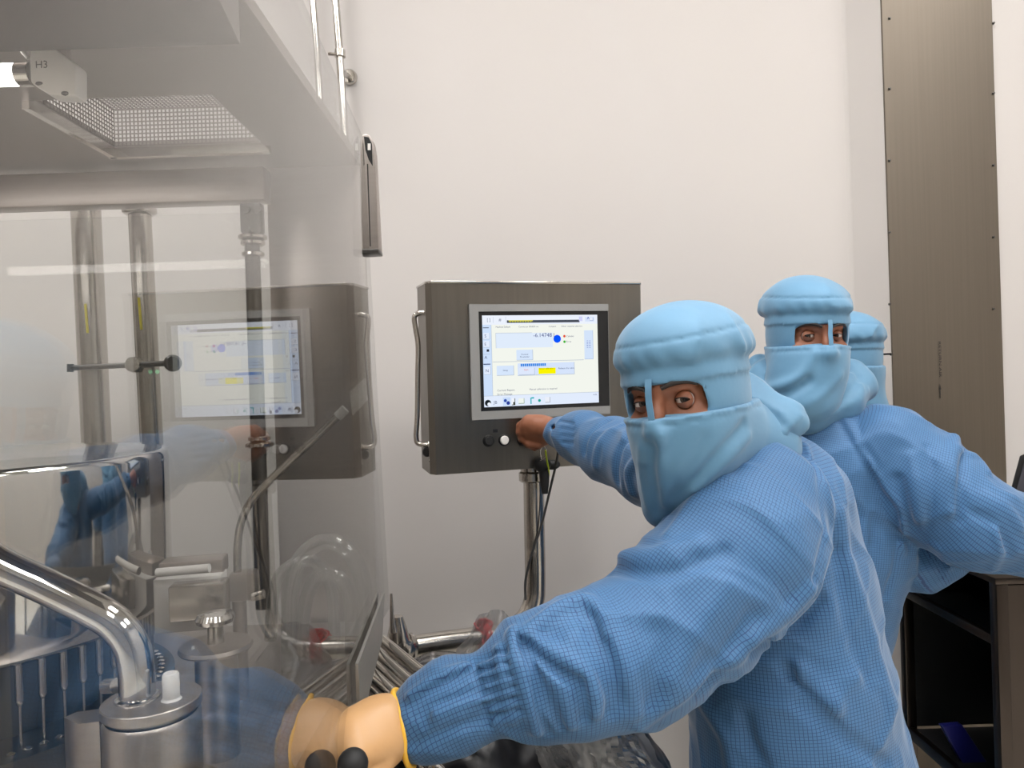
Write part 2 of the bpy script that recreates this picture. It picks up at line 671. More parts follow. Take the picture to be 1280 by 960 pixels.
class Garment:
    """limbs (chains of radii) blended into one cloth surface, with folds drawn on it"""
    def __init__(s, limbs, k=.03, seam=.0028):
        s.limbs = limbs; s.k = k; s.seam = seam
        s.extra = []; s.cuts = []; s.folds = []; s.noise = (.0016, 24.); s.crump = (.0042, 15.); s.uvl = None

    def base(s, P):
        ds = [chain(P, pts, .03) for pts in s.limbs]
        d = ds[0]
        for e in ds[1:]:
            d = smin(d, e, s.k)
        for e in s.extra:
            d = smin(d, e(P), .02)
        return d

    def fold(s, px, w, h):
        pts = trace(s.base, px)
        pts = [np.array(p, np.float32) for p in catmull([Vector(p) for p in pts], 3)]
        s.folds.append((pts, w, h * 1.5))

    def ring(s, c, axis, r, w, h):
        s.folds.append(((np.asarray(c), np.asarray(axis) / np.linalg.norm(axis), r), w, h))

    def __call__(s, P):
        ds = [chain(P, pts, .03) for pts in s.limbs]
        d = ds[0]
        for e in ds[1:]:
            g = np.exp(-((d - e) / .006) ** 2) * s.seam
            d = smin(d, e, s.k) + g
        for e in s.extra:
            d = smin(d, e(P), .02)
        for pts, w, h in s.folds:
            if isinstance(pts, tuple):
                c, ax, r = pts
                q = P - c
                t = q @ ax
                rr = np.sqrt(np.maximum((q * q).sum(1) - t * t, 0))
                d = d - h * np.exp(-(t / w) ** 2) * (rr < r)
                continue
            lo = np.min(pts, 0) - 3 * w; hi = np.max(pts, 0) + 3 * w
            m = ((P > lo) & (P < hi)).all(1)
            if m.any():
                e = polyd(P[m], pts)
                d[m] -= h * np.exp(-(e / w) ** 2)
        a, f = s.noise
        d = d - a * wob(P, f) - a * .5 * wob(P, f * 2.3, 1.7)
        a, f = s.crump
        r = 1 - np.abs(wob(P, f, 3.3)) * 1.6
        d = d - a * np.clip(r, 0, 1) ** 3
        r = 1 - np.abs(wob(P, f * 1.7, 8.1)) * 1.6
        d = d - a * .6 * np.clip(r, 0, 1) ** 3 + a * .4
        for e in s.cuts:
            d = smax(d, -e(P), .004)
        return d

    def uv(s, P, Q):
        C = P[Q].mean(1)
        ds = np.stack([chain(C, pts, .03) for pts in s.limbs], 1)
        reg = ds.argmin(1)
        out = np.zeros((len(Q), 4, 2))
        for r, pts in enumerate(s.uvl or s.limbs):
            fm = np.where(reg == r)[0]
            if len(fm) == 0:
                continue
            vi, inv = np.unique(Q[fm].ravel(), return_inverse=True)
            uvs = axis_uv(P[vi].astype(np.float64), pts)
            out[fm] = uvs[inv].reshape(-1, 4, 2)
        return out.reshape(-1, 2)


# ================================================================== SETTING
def struct(name, mb, m):
    return tag(mb.build(name, m), kind='structure')


WY = 2.62
XC = A(1056, 150, WY)[0]
ZC = 3.8
X0, X1, Y0 = -3.2, 3.0, -6.2
struct('floor', MB().box(((X0 + X1) / 2, (Y0 + WY) / 2, -.05), (X1 - X0 + .4, WY - Y0 + .6, .1)), M['floor'])
struct('ceiling', MB().box(((X0 + X1) / 2, (Y0 + WY) / 2, ZC + .05), (X1 - X0 + .4, WY - Y0 + .6, .1)), M['ceiling'])
struct('wall_back', MB().box(((X0 + XC) / 2, WY + .05, ZC / 2), (XC - X0, .1, ZC)), M['wall'])
pa = A(1110, 300, 2.5); pb = A(1247, 300, 2.5)
cove = [(XC - .001, WY, 0)] + [(XC + .02 * math.sin(t), WY - .02 * (1 - math.cos(t)), 0) for t in (0.3, .6, .9)] + \
       [(pa[0] + .001, 2.5, 0), (pa[0] + .001, 2.7, 0), (XC - .001, 2.7, 0)]
struct('wall_jog', MB().prism(cove, (0, 0, ZC)), M['wall'])
struct('wall_right_back', MB().box(((pb[0] + X1) / 2 + .002, 2.56, ZC / 2), (X1 - pb[0], .12, ZC)), M['wall'])
struct('wall_right', MB().box((X1 + .05, (Y0 + 2.6) / 2, ZC / 2), (.1, 2.6 - Y0, ZC)), M['wall'])
struct('wall_left', MB().box((X0 - .05, (Y0 + WY) / 2, ZC / 2), (.1, WY - Y0, ZC)), M['wall'])
struct('wall_front', MB().box(((X0 + X1) / 2, Y0 - .05, ZC / 2), (X1 - X0, .1, ZC)), M['wall'])

# metal-clad column between the two wall pieces
col = empty('clad_column', ((pa[0] + pb[0]) / 2, 2.5, 0), 'brushed grey metal column cladding behind the people on the right', 'column')
col['kind'] = 'structure'
mb = MB()
w_ = pb[0] - pa[0]
N = 10
front = [(pa[0] + w_ * i / N, 2.492 - .003 * math.sin(PI * i / N), 0) for i in range(N + 1)]
mb.prism(front + [(pb[0], 2.68, 0), (pa[0], 2.68, 0)], (0, 0, ZC))
mb.build('cladding', M['clad'], col, sharp=30)
mb = MB()
for py in (22, 110, 200, 290, 380):
    for e in (0, 1):
        p = at(1113 if e == 0 else 1243, py + (0 if e == 0 else 6), 2.485)
        mb.lathe(p + Vector((0, .004, 0)), [(0, -.004), (.0035, -.003), (.0045, .003)], axis=(0, 1, 0), seg=10)
mb.build('rivet', M['darksteel'], col)
mb = MB().use(M['ink'])
o_ = at(1175, 449, 2.486)
mb.text('RETURN AIR', .019, o_, (0, 0, -1.12), (.62, 0, 0), align='CENTER')
o_ = at(1175, 480, 2.486)
mb.prism([o_ + Vector(v) for v in ((0, 0, 0), (-.0035, 0, -.017), (-.0012, 0, -.019), (-.0012, 0, -.047), (.0012, 0, -.047), (.0012, 0, -.019), (.0035, 0, -.017))], (0, .001, 0))
mb.build('marking', None, col, normals=False)

# ceiling lights: recessed panels with diffusers
def ceiling_light(x, y, sx, sy, label, mat='lamp'):
    t = empty('ceiling_light', (x, y, ZC), label, 'ceiling light', 'recessed ceiling panels')
    f = MB()
    for dx, dy, a, b in ((0, sy / 2, sx + .04, .03), (0, -sy / 2, sx + .04, .03), (sx / 2, 0, .03, sy), (-sx / 2, 0, .03, sy)):
        f.box((x + dx, y + dy, ZC - .008), (a, b, .016))
    f.build('frame', M['white'], t)
    MB().box((x, y, ZC - .006), (sx - .03, sy - .03, .008)).build('diffuser', M[mat], t)
    return t


for x, y, lab in ((-2.2, .95, 'recessed ceiling panel light above the left end of the enclosure'), (-.75, .95, 'recessed ceiling panel light above the enclosure door'),
                  (.75, .95, 'recessed ceiling panel light above the bending person'), (2.2, .95, 'recessed ceiling panel light above the right wall side'),
                  (-2.2, -1.2, 'recessed ceiling panel light behind the viewer, far left'), (-.75, -1.2, 'recessed ceiling panel light behind the viewer, left of centre'),
                  (.75, -1.2, 'recessed ceiling panel light behind the viewer, right of centre'), (2.2, -1.2, 'recessed ceiling panel light behind the viewer, far right')):
    ceiling_light(x, y, .6, 1.2, lab)
for i, x in enumerate((-2.0, .4)):
    t = empty('tube_light', (x, -4.4, ZC - .06), 'long ceiling tube light at the far end of the room, %s' % ('left one' if i == 0 else 'right one'),
              'tube light', 'tube lights at the far end')
    MB().box((x, -4.4, ZC - .03), (1.45, .03, .03), bevel=.004).build('housing', M['grey'], t)
    MB().tube([(x - .7, -4.4, ZC - .055), (x + .7, -4.4, ZC - .055)], .007).build('tube', M['tube'], t)

# ================================================================== CONTROL PANEL
YAW, TILT = .2864, -.0332
pc = Vector((.0769, 1.885, 1.5018))
pux = Vector((math.cos(YAW), math.sin(YAW), 0))
pn = Vector((math.sin(YAW), -math.cos(YAW), 0))
puz = (Vector((0, 0, 1)) * math.cos(TILT) - pn * math.sin(TILT)).normalized()
pn = pux.cross(puz).normalized()
PR = Matrix((pux, -pn, puz)).transposed()
BL, BT, BR, BB = .2739, .1906, .2756, .2719
BZ = -.006                                     # the body's face lies just behind the display


def pp(a, b, c=0.):
    return pc + pux * a + puz * b + pn * c


cp = empty('control_panel', pp(0, -BB, -.1), 'brushed steel box with a lit touch screen, standing on a bent pole', 'control panel')
D = .135
ch = .014
mb = MB()
prof = [(-BL, 0), (-BL, 0)]
def bodysec(z):
    x0, x1 = -BL, BR
    pts = [(x0, 0), (x0 + .0, 0), (x1, 0), (x1 + .012, -.02), (x1 + .012, -D), (x0 - .012, -D), (x0 - .012, -.02)]
    return [pp(a, z, BZ + b) for a, b in [(x0, 0), (x1, 0), (x1 + .012, -.02), (x1 + .012, -D), (x0 - .012, -D), (x0 - .012, -.02)]]
mb.prism(bodysec(-BB), puz * (BT + BB))
mb.build('cabinet_body', M['panel'], cp, sharp=15)
MB().prism([pp(a, BT, BZ + b) for a, b in ((-BL - .002, .004), (BR + .002, .004), (BR + .014, -.02), (BR + .014, -D - .004), (-BL - .014, -D - .004), (-BL - .014, -.02))],
           puz * .006, bevel=.0015).build('rain_lip', M['rail'], cp)
# bezel with a window in it
SW, SH = .304, .2247
def ringframe(x0, x1, z0, z1, ox0, ox1, oz0, oz1, c0, c1, mat, name, par):
    m = MB()
    def bx(a0, a1, b0, b1):
        m.box(pp((a0 + a1) / 2, (b0 + b1) / 2, (c0 + c1) / 2), (a1 - a0, c1 - c0, b1 - b0), rot=PR)
    bx(ox0, ox1, z1, oz1); bx(ox0, ox1, oz0, z0); bx(ox0, x0, z0, z1); bx(x1, ox1, z0, z1)
    return m.build(name, mat, par)
ringframe(-.161, .181, -.122, .122, -.184, .1815, -.1425, .1395, BZ - .002, .003, M['grey'], 'bezel', cp)
ringframe(-SW / 2, SW / 2, -SH / 2, SH / 2, -.161, .181, -.122, .122, BZ - .002, .0005, M['black'], 'glass_border', cp)
# the lit display and its drawing
E_ = {}
def em(r, g, b):
    key = (r, g, b)
    if key not in E_:
        E_[key] = emit('display colour %d %d %d' % key, srgb(*key), 1.0)
    return E_[key]
disp = MB()
DX0, DZ1 = -SW / 2, SH / 2
_lay = [0]
def dq(u0, v0, u1, v1, col):
    """rectangle on the display, u right and v down in thousandths of its width"""
    _lay[0] += 1
    z = -.0010 + _lay[0] * .000012
    k = SW / 1000
    disp.use(em(*col)).quad(*[pp(DX0 + u * k, DZ1 - v * k, z) for u, v in ((u0, v1), (u1, v1), (u1, v0), (u0, v0))])
def dframe(u0, v0, u1, v1, fill, line, t=3):
    dq(u0, v0, u1, v1, line)
    dq(u0, v0, u1 - t, v1 - t, fill)
def dt(u, v, s, size, col, align='LEFT'):
    _lay[0] += 1
    k = SW / 1000
    disp.use(em(*col)).text(s, size * k * 1.35, pp(DX0 + u * k, DZ1 - v * k, -.0010 + _lay[0] * .000012), pux, puz, align)
def dc(u, v, r, col, n=28):
    _lay[0] += 1
    k = SW / 1000
    z = -.0010 + _lay[0] * .000012
    vs = [disp.bm.verts.new(pp(DX0 + (u + r * math.cos(2 * PI * i / n)) * k, DZ1 - (v + r * math.sin(2 * PI * i / n)) * k, z)) for i in range(n)]
    disp.use(em(*col))
    f = disp.bm.faces.new(vs[::-1]); f.material_index = disp.mi
VH = 1000 * SH / SW
CREAM, LB, LB2, INKB, GR = (243, 246, 238), (226, 236, 253), (205, 224, 250), (70, 80, 120), (176, 188, 205)
dq(0, 0, 1000, VH, (236, 242, 253))
dq(70, 75, 1000, 650, CREAM)
dq(0, 75, 74, 680, LB2); dq(74, 75, 77, 650, GR)
dq(0, 650, 1000, VH, LB); dq(0, 648, 1000, 651, GR)
dq(92, 12, 94, 60, GR); dq(198, 10, 200, 60, GR)
dt(40, 36, '[ ]', 24, INKB, 'LEFT'); dt(140, 36, '#', 26, INKB)
dq(208, 40, 840, 62, (74, 80, 92)); dq(222, 40, 430, 48, (214, 208, 66))
for i in range(9):
    dq(230 + i * 22, 48, 242 + i * 22, 56, (190, 186, 70))
dq(835, 14, 866, 52, (208, 210, 246))
dq(890, 18, 972, 56, (214, 226, 250)); dt(905, 37, '^', 40, (30, 60, 170)); dframe(930, 24, 962, 50, (232, 238, 250), (120, 140, 190))
dt(112, 94, 'Machine Default', 14, INKB); dt(305, 94, 'Connector 00:00:0 ms', 14, INKB)
dt(565, 94, 'Compact', 13, INKB); dt(675, 94, 'Other material selection', 14, INKB)
dq(110, 142, 420, 145, GR); dq(110, 142, 113, 265, GR); dq(113, 145, 600, 265, (224, 236, 252))
dt(430, 166, '-6.14748 l', 34, (58, 64, 130))
dc(638, 197, 33, (8, 84, 252)); dc(702, 176, 11, (226, 84, 60)); dc(702, 222, 11, (70, 180, 60))
dt(718, 177, 'Cylinder', 15, INKB); dt(718, 222, 'Error', 15, INKB)
dframe(878, 130, 958, 372, (212, 228, 250), (170, 190, 225), 4)
for i in range(7):
    for j in range(9):
        if (i * 5 + j * 3 + i * j) % 3:
            dq(893 + i * 7, 215 + j * 7, 899 + i * 7, 221 + j * 7, (150, 165, 215))
dframe(282, 282, 424, 368, (214, 230, 252), GR, 4); dt(352, 320, 'Control', 14, INKB, 'CENTER'); dt(352, 340, 'Parameter', 14, INKB, 'CENTER')
dq(80, 374, 870, 378, GR); dframe(290, 392, 786, 494, (214, 228, 252), GR, 4)
for i in range(13):
    dq(316 + i * 17, 396, 329 + i * 17, 418, (28, 128, 226))
dframe(112, 408, 258, 488, (214, 230, 252), GR, 4); dt(185, 446, 'Setup', 14, INKB, 'CENTER')
dframe(300, 430, 436, 488, (222, 232, 252), GR, 4); dt(362, 446, 'Start', 14, (226, 90, 50), 'CENTER')
dq(468, 434, 618, 484, (252, 244, 0)); dt(474, 440, 'Sensor calibration', 13, (120, 120, 10))
dt(642, 442, 'Release the valve', 15, INKB)
dt(112, 608, 'Current Report', 17, INKB); dt(112, 652 - 0, '', 15, INKB); dt(112, 640, 'Error Message', 16, INKB)
dt(385, 608, 'Manual calibration is required', 15, INKB)
dt(945, 672, '14:00', 12, INKB)
for i, v in enumerate((100, 116, 236, 252, 292)):
    pass
dq(4, 96, 54, 102, (60, 70, 96))
for v in (140, 205):
    dframe(6, v, 60, v + 52, LB, GR, 3)
dt(16, 166, 'S', 26, INKB); dt(14, 232, 'E', 24, INKB)
dq(32, 272, 52, 292, (40, 46, 60)); dq(6, 310, 60, 313, GR); dt(12, 338, 'A', 26, INKB)
dq(2, 388, 60, 396, (60, 76, 120)); dframe(8, 410, 62, 476, LB, GR, 3); dt(18, 446, 'N', 26, INKB)
dc(32, 706, 26, (24, 30, 36)); dc(42, 716, 15, (236, 242, 253)); dt(80, 704, 'JB', 26, INKB)
dq(158, 666, 222, 736, (200, 220, 250)); dc(178, 692, 13, (50, 80, 170)); dc(202, 712, 15, (40, 62, 150))
dframe(232, 676, 262, 732, (240, 244, 250), (70, 76, 70), 6); dq(244, 706, 258, 728, (60, 66, 56))
dframe(290, 678, 340, 722, (240, 246, 240), (150, 170, 140), 5)
dq(392, 676, 402, 728, (20, 176, 186)); dq(402, 672, 424, 684, (20, 176, 186)); dc(470, 702, 12, (30, 160, 150))
dframe(520, 676, 564, 722, (236, 240, 250), (170, 176, 186), 5)
disp.build('display', None, cp, normals=False)
# push buttons under the display
def button(a, b, capmat, label=None):
    m = MB().lathe(pp(a, b, BZ), [(.0148, 0), (.0148, .003), (.0125, .006), (.0115, .006), (.0115, .002)], axis=pn, seg=32)
    o = m.build('push_button', M['black'], cp)
    if label: o['label'] = label
    MB().lathe(pp(a, b, BZ), [(0.0112, .001), (.0112, .0065), (.0095, .009), (0, .0092)], axis=pn, seg=32).build('button_cap', capmat, o)
def panel_uv(px, py):
    d = Vector(ray(px, py)); o = Vector(EYE)
    t = (pp(0, 0, BZ) - o).dot(pn) / d.dot(pn)
    q = o + d * t - pc
    return q.dot(pux), q.dot(puz)
button(*panel_uv(610.5, 551), M['rubber'], 'black button')
button(*panel_uv(630, 550), M['white'], 'white button')
BTN = panel_uv(653, 550)
button(*BTN, M['rubber'], 'black button under the fingers')
mb = MB()
u_, v_ = panel_uv(619, 538.5)
ringlab = [pp(u_ + a, v_ + b, BZ + .0006) for a, b in ((-.006, -.004), (.006, -.004), (.006, .004), (-.006, .004))]
mb.prism(ringlab, pn * .0006)
mb.build('label_plate', M['darksteel'], cp)
# handle
hx = -BL - .012
hpx = [(538, 391), (526, 391), (518, 396), (519.5, 412), (522.5, 432), (522, 470), (521.5, 520), (520, 546), (524, 555), (541, 556)]
yl = pp(hx, 0, -.05).y
MB().tube([at(x, y, yl) for x, y in hpx], .0065, smooth=5).build('handle', M['rail'], cp)
for y_ in (391, 556):
    p = at(539, y_, yl)
    MB().lathe(p, [(0, -.001), (.012, -.001), (.012, .006), (.008, .008), (0, .008)], axis=(-1, 0, 0), seg=20).build('handle_foot', M['rail'], cp)
p = at(534, 565, yl)
MB().lathe(p, [(0, -.008), (.009, -.008), (.012, -.004), (.012, .004), (.009, .008), (0, .008)], axis=(0, -1, 0), seg=20).build('latch', M['black'], cp)
MB().tube([at(540, 558, yl - .012), at(539, 568, yl - .014), at(537, 577, yl - .012)], .003, smooth=3).build('latch_lever', M['rail'], cp)
p = at(539, 450, yl)
MB().ball(p, .006, (1, .6, 1.8)).build('lock', M['darksteel'], cp)
u_, v_ = panel_uv(774, 447)
MB().lathe(pp(u_, v_, BZ), [(.005, 0), (.005, .002), (0, .0035)], axis=pn, seg=16).build('indicator_light', M['green_led'], cp)

# ---- pole and pipe carrying the panel
st = empty('mounting_pole', (at(668, 700, 1.95).x, 1.95, 0), 'bent steel pole and pipe carrying the control panel', 'pole')
top = at(667, 586, 1.955)
path = [at(667, 596, 1.955), at(668, 660, 1.955), at(669, 728, 1.955), at(667, 752, 1.95), at(658, 772, 1.94), at(640, 787, 1.925), at(615, 795, 1.905), at(560, 802, 1.86), at(512, 809, 1.82)]
MB().tube(path, .027, seg=28, smooth=6).build('pipe', M['steel'], st)
MB().lathe(at(666, 602, 1.955), [(.0, 0), (.031, 0), (.036, .004), (.036, .024), (.031, .028), (.031, .045), (0, .045)]).build('collar', M['steel'], st)
e0 = at(512, 809, 1.82)
MB().tube([e0 + Vector((.008, 0, 0)), e0 + Vector((-.012, -.006, 0))], .034, seg=28).build('coupling', M['rail'], st)
MB().tube([e0, at(503, 808, 1.80), at(498, 800, 1.79), at(497, 770, 1.785)], [.03, .033, .033, .030, .024, .012], seg=24, smooth=4).build('elbow', M['steel'], st)
MB().tube([at(492, 790, 1.77), at(490, 768, 1.77), at(489, 742, 1.77)], [.010, .005, .003], smooth=3).build('pin', M['steel'], st)
MB().tube([at(497, 800, 1.79), at(497, 1000, 1.79), (at(497, 1000, 1.79).x, 1.79, 0)], .03).build('foot_post', M['steel'], st)

# cables under the panel
cb = MB().tube([at(699, 548, 1.83), at(696, 575, 1.88), at(688, 610, 1.92), at(677, 655, 1.922), at(664, 695, 1.921), at(657, 725, 1.92), at(657, 750, 1.915)], .0032, smooth=6)
tag(cb.build('cable', M['cable']), 'thin grey cable running down along the panel pole', 'cable')
ew = MB().tube([at(682, 563, 1.845), at(683.5, 575, 1.86), at(686, 590, 1.88), at(684, 606, 1.90), at(681, 616, 1.91)], .0022, smooth=5)
tag(ew.build('earth_wire', M['earth']), 'short yellow-green wire hanging below the steel control panel', 'wire')
lw = MB().tube([at(677, 574, 1.852), at(675.5, 564, 1.85), at(679, 557, 1.85), at(683, 562, 1.85), at(681, 572, 1.86), at(672, 578, 1.88), at(668, 585, 1.9)], .0016, smooth=6)
tag(lw.build('wire_loop', M['rail']), 'thin looped pale wire hanging under the panel edge', 'wire')
pl = empty('plug', at(680, 590, 1.88), 'black plug hanging under the panel beside the pole', 'plug')
MB().ball(at(678, 581, 1.885), .02, (1.1, 1, .95)).build('plug_head', M['rubber'], pl)
MB().ball(at(690, 581, 1.9), .014, (1.5, 1, .9)).build('plug_shell', M['rubber'], pl)
MB().tube([at(680, 588, 1.885), at(680.5, 602, 1.885), at(681, 617, 1.885)], [.0135, .012, .008], seg=16).build('plug_sleeve', M['rubber'], pl)

# red wire wound round the pipe
mb = MB()
c0 = at(604, 796.5, 1.897)
dx = (at(560, 802, 1.86) - at(615, 795, 1.905)).normalized()
fr = frame_from(dx)
ex, ey = Vector(fr.col[0]), Vector(fr.col[1])
pts = []
for i in range(160):
    t = i / 160
    a = t * 2 * PI * 7
    r = .031 + .006 * math.sin(a * 2.3) + .004 * math.sin(a * .7)
    pts.append(c0 + dx * ((math.sin(t * 21) * .010 + t * .024 - .012)) + (ex * math.cos(a) + ey * math.sin(a)) * r)
mb.tube(pts, .0026, seg=8)
for j in range(4):
    b = c0 + Vector((-.005 + .005 * j, -.005, .034))
    mb.tube([b, b + Vector((.012 * math.sin(j * 2), -.01, .016)), b + Vector((.02 * math.cos(j * 3), -.005, .004)), b + Vector((.004, -.02, -.02))], .0026, seg=8, smooth=5)
tag(mb.build('red_wire', M['red']), 'tangle of red wire tied round the steel pipe', 'wire')

# ================================================================== ISOLATOR ENCLOSURE
GN = Vector((math.cos(.0864), math.sin(.0864), 0)); GO = -.13
GU = Vector((-GN.y, GN.x, 0))
def gx(y):
    return (GO - GN.y * y) / GN.x
def gpt(px, py):
    """point of the door plane seen at a pixel"""
    d = Vector(ray(px, py)); o = Vector(EYE)
    t = (GO - GN.dot(o)) / GN.dot(d)
    return o + d * t
iso = empty('isolator', (-.9, 1.2, 0), 'steel and glass isolator enclosure filling the left side', 'isolator')
g1 = gpt(454, 172); g2 = gpt(379, 0); g3 = gpt(487, 760); g4 = gpt(447, 830)
def on_glass(y, z):
    return Vector((gx(y), y, z))
YE = g3.y
slope = (g2.z - g1.z) / (g1.y - g2.y)
outline = [on_glass(.22, .74), on_glass(g4.y, .74), g4, g3, g1, on_glass(.22, g1.z + slope * (g1.y - .22))]
gd = MB().prism(outline, -GN * .008).build('glass_door', M['glass'], iso, sharp=20)
# chrome pull along the far edge of the door
hd = MB()
hy = gpt(461, 240).y + .004
def hp(px, py):
    return at(px, py, hy)
hout = [hp(449, 178), hp(451.5, 170), hp(456, 167), hp(462, 169), hp(466, 176), hp(468, 190), hp(474.5, 312), hp(452, 316)]
hd.use(M['steel2']).prism(hout, (0, .03, 0), bevel=.002)
ho = hd.build('door_handle', None, gd, sharp=18)
hb = MB().prism([hp(455, 171), hp(461, 172), hp(465, 180), hp(466, 208), hp(461, 200), hp(457, 188)], (0, -.0015, 0))
hb.build('handle_recess', M['black'], gd)
MB().prism([hp(460, 180), hp(463.5, 180), hp(463.5, 188), hp(460, 188)], (0, -.003, 0)).build('catch', M['white'], gd)
MB().box(hp(463, 315) + Vector((0, .012, 0)), (.034, .045, .008), rot=Euler((0, -.03, 0)).to_matrix(), bevel=.002).build('handle_end', M['darksteel'], gd)
MB().tube([hp(459.5, 205), hp(463, 308)], .0012, seg=6).build('handle_seam', M['ink'], gd)
# bottom metal rail of the door
# ceiling plate of the enclosure, with the air-return opening left free
CZ = 1.955
def cpl(px, py):
    """point of the enclosure's ceiling plane seen at a pixel"""
    d = Vector(ray(px, py)); o = Vector(EYE)
    return o + d * ((CZ - o.z) / d.z)
ho_l = cpl(140, 188).x; ho_r = cpl(337, 188).x; ho_y1 = cpl(240, 187).y; ho_y0 = cpl(240, 119).y
IX0, IY0, IY1 = -1.75, .55, 1.72
mb = MB()
def cbox(x0, x1, y0, y1):
    mb.box(((x0 + x1) / 2, (y0 + y1) / 2, CZ + .01), (x1 - x0, y1 - y0, .02))
cbox(IX0, ho_l, IY0, IY1)
XR = -.33
cbox(ho_l, XR, IY0, ho_y0); cbox(ho_l, XR, ho_y1, IY1); cbox(ho_r, XR, ho_y0, ho_y1)
mb.build('ceiling_plate', M['ceil_steel'], iso)
mb = MB()
t_ = .004
mb.box(((ho_l + ho_r) / 2, ho_y1 - .004, CZ - .004), (ho_r - ho_l + .02, .012, .02))
mb.box((ho_l - .001, (ho_y0 + ho_y1) / 2, CZ - .004), (.012, ho_y1 - ho_y0, .02))
mb.build('opening_trim', M['rail'], iso)
# perforated linings of the opening
def mesh_panel(o, u, v, nu, nv, name):
    m = MB()
    o, u, v = Vector(o), Vector(u), Vector(v)
    fr = Matrix((u.normalized(), v.normalized(), u.normalized().cross(v.normalized()))).transposed()
    lu, lv = u.length, v.length
    for i in range(nu + 1):
        m.box(o + u * (i / nu) + v * .5, (.0026, lv, .0015), rot=fr)
    for j in range(nv + 1):
        m.box(o + u * .5 + v * (j / nv), (lu, .0026, .0016), rot=fr)
    return m.build(name, M['grille'], iso)
HB = .075
mesh_panel((ho_l, ho_y1, CZ + .012), (ho_r - ho_l, 0, 0), (0, 0, HB), 38, 9, 'perforated_panel')
mesh_panel((ho_l, ho_y0, CZ + .012), (0, ho_y1 - ho_y0, 0), (0, 0, HB), 30, 9, 'perforated_panel')
mesh_panel((ho_l, ho_y0, CZ + HB + .014), (ho_r - ho_l, 0, 0), (0, ho_y1 - ho_y0, 0), 38, 30, 'perforated_panel')
# nearer, lower duct seen as the dark band along the top
d0 = at(300, 55, .86)
MB().prism([(IX0, .45, d0.z), (at(250, -40, .6).x, .45, d0.z), (d0.x, .86, d0.z), (IX0, .86, d0.z)], (0, 0, .12)).build('air_duct', M['duct'], iso)
# beam across the back
b0 = at(330, 208, 1.66); b1 = at(330, 250, 1.66)
MB().box(((IX0 + b0.x) / 2, 1.68, (b0.z + b1.z) / 2), (b0.x - IX0, .05, b0.z - b1.z), bevel=.004).build('cross_beam', M['steel2'], iso)
# right-hand side panel and corner post
s0 = at(331, 200, 1.72); s1 = at(452, 200, 1.72)
mb = MB()
mb.box(((s0.x + s1.x) / 2, 1.735, 1.18), (s1.x - s0.x, .02, 2.2 - .64), bevel=.003)
mb.build('side_panel', M['steel2'], iso)
h0 = at(315, 255, 1.66); h1 = at(316, 292, 1.66)
mb = MB()
mb.box((h0 + h1) / 2 + Vector((0, 0, 0)), (.046, .03, h0.z - h1.z), bevel=.004)
for q in (262, 288):
    for e in (308, 322):
        mb.lathe(at(e, q, 1.642), [(0, -.004), (.008, -.003), (.008, .004)], axis=(0, 1, 0), seg=14)
mb.build('hinge_block', M['darksteel'], iso)
mb = MB().tube([at(315, 296, 1.66), at(322, 520, 1.66), at(329, 760, 1.66)], .0165, seg=20)
mb.build('corner_post', M['darksteel'], iso)
for q, w in ((297, .031), (304, .026), (318, .024), (548, .024), (556, .03)):
    p = at(316 + (q - 297) * .033, q, 1.66)
    MB().lathe(p, [(0, -.006), (w * .8, -.006), (w, -.003), (w, .003), (w * .8, .006), (0, .006)], seg=24).build('post_clamp', M['rail'], iso)
# rear window pane and base
w0 = at(0, 257, 1.75)
MB().box(((IX0 + s0.x) / 2, 1.74, 1.42), (s0.x - IX0 - .01, .008, .88)).build('rear_window', M['glass2'], iso)
mb = MB().box(((IX0 - .32) / 2, 1.12, .46), (-.32 - IX0, 1.18, .92), bevel=.01)
mb.build('base_cabinet', M['steel2'], iso)
MB().box((IX0 - .01, 1.12, 1.44), (.02, 1.2, 1.05)).build('end_panel', M['steel2'], iso)

# ---- lamp inside the enclosure
lp = empty('enclosure_lamp', at(66, 92, .98), 'lit tube lamp in a grey end holder marked H3 under the enclosure ceiling', 'lamp')
ly = .98
mb = MB()
hpts = [(36, 60), (66, 59), (95, 80), (95, 120), (62, 119), (37, 103)]
mb.prism([at(x, y, ly - .02) for x, y in hpts], (0, .028, .0), bevel=.004)
mb.build('holder', M['white'], lp)
mb = MB().use(M['ink'])
mb.text('H3', .0135, at(52, 81, ly - .0215), (1, 0, 0), (0, 0, 1), 'CENTER')
mb.build('lettering', None, lp, normals=False)
for x, y in ((50, 106), (82, 118)):
    MB().ball(at(x, y - 1, ly - .018), .0045, (1.2, 1, .6)).build('screw', M['darksteel'], lp)
a_ = at(30, 93, ly)
MB().tube([(IX0 + .1, ly, a_.z), a_], .0142, seg=20).build('glass_tube', M['tube'], lp)
MB().tube([a_ - Vector((.006, 0, 0)), a_ + Vector((.012, 0, 0))], .0155, seg=20).build('end_cap', M['rail'], lp)
MB().tube([at(24, 55, ly), at(29, 65, ly), at(36, 73, ly)], .003, smooth=4).build('lead', M['white'], lp)
MB().box(at(66, 50, ly + .02), (.03, .03, .05)).build('hanger', M['steel2'], lp)

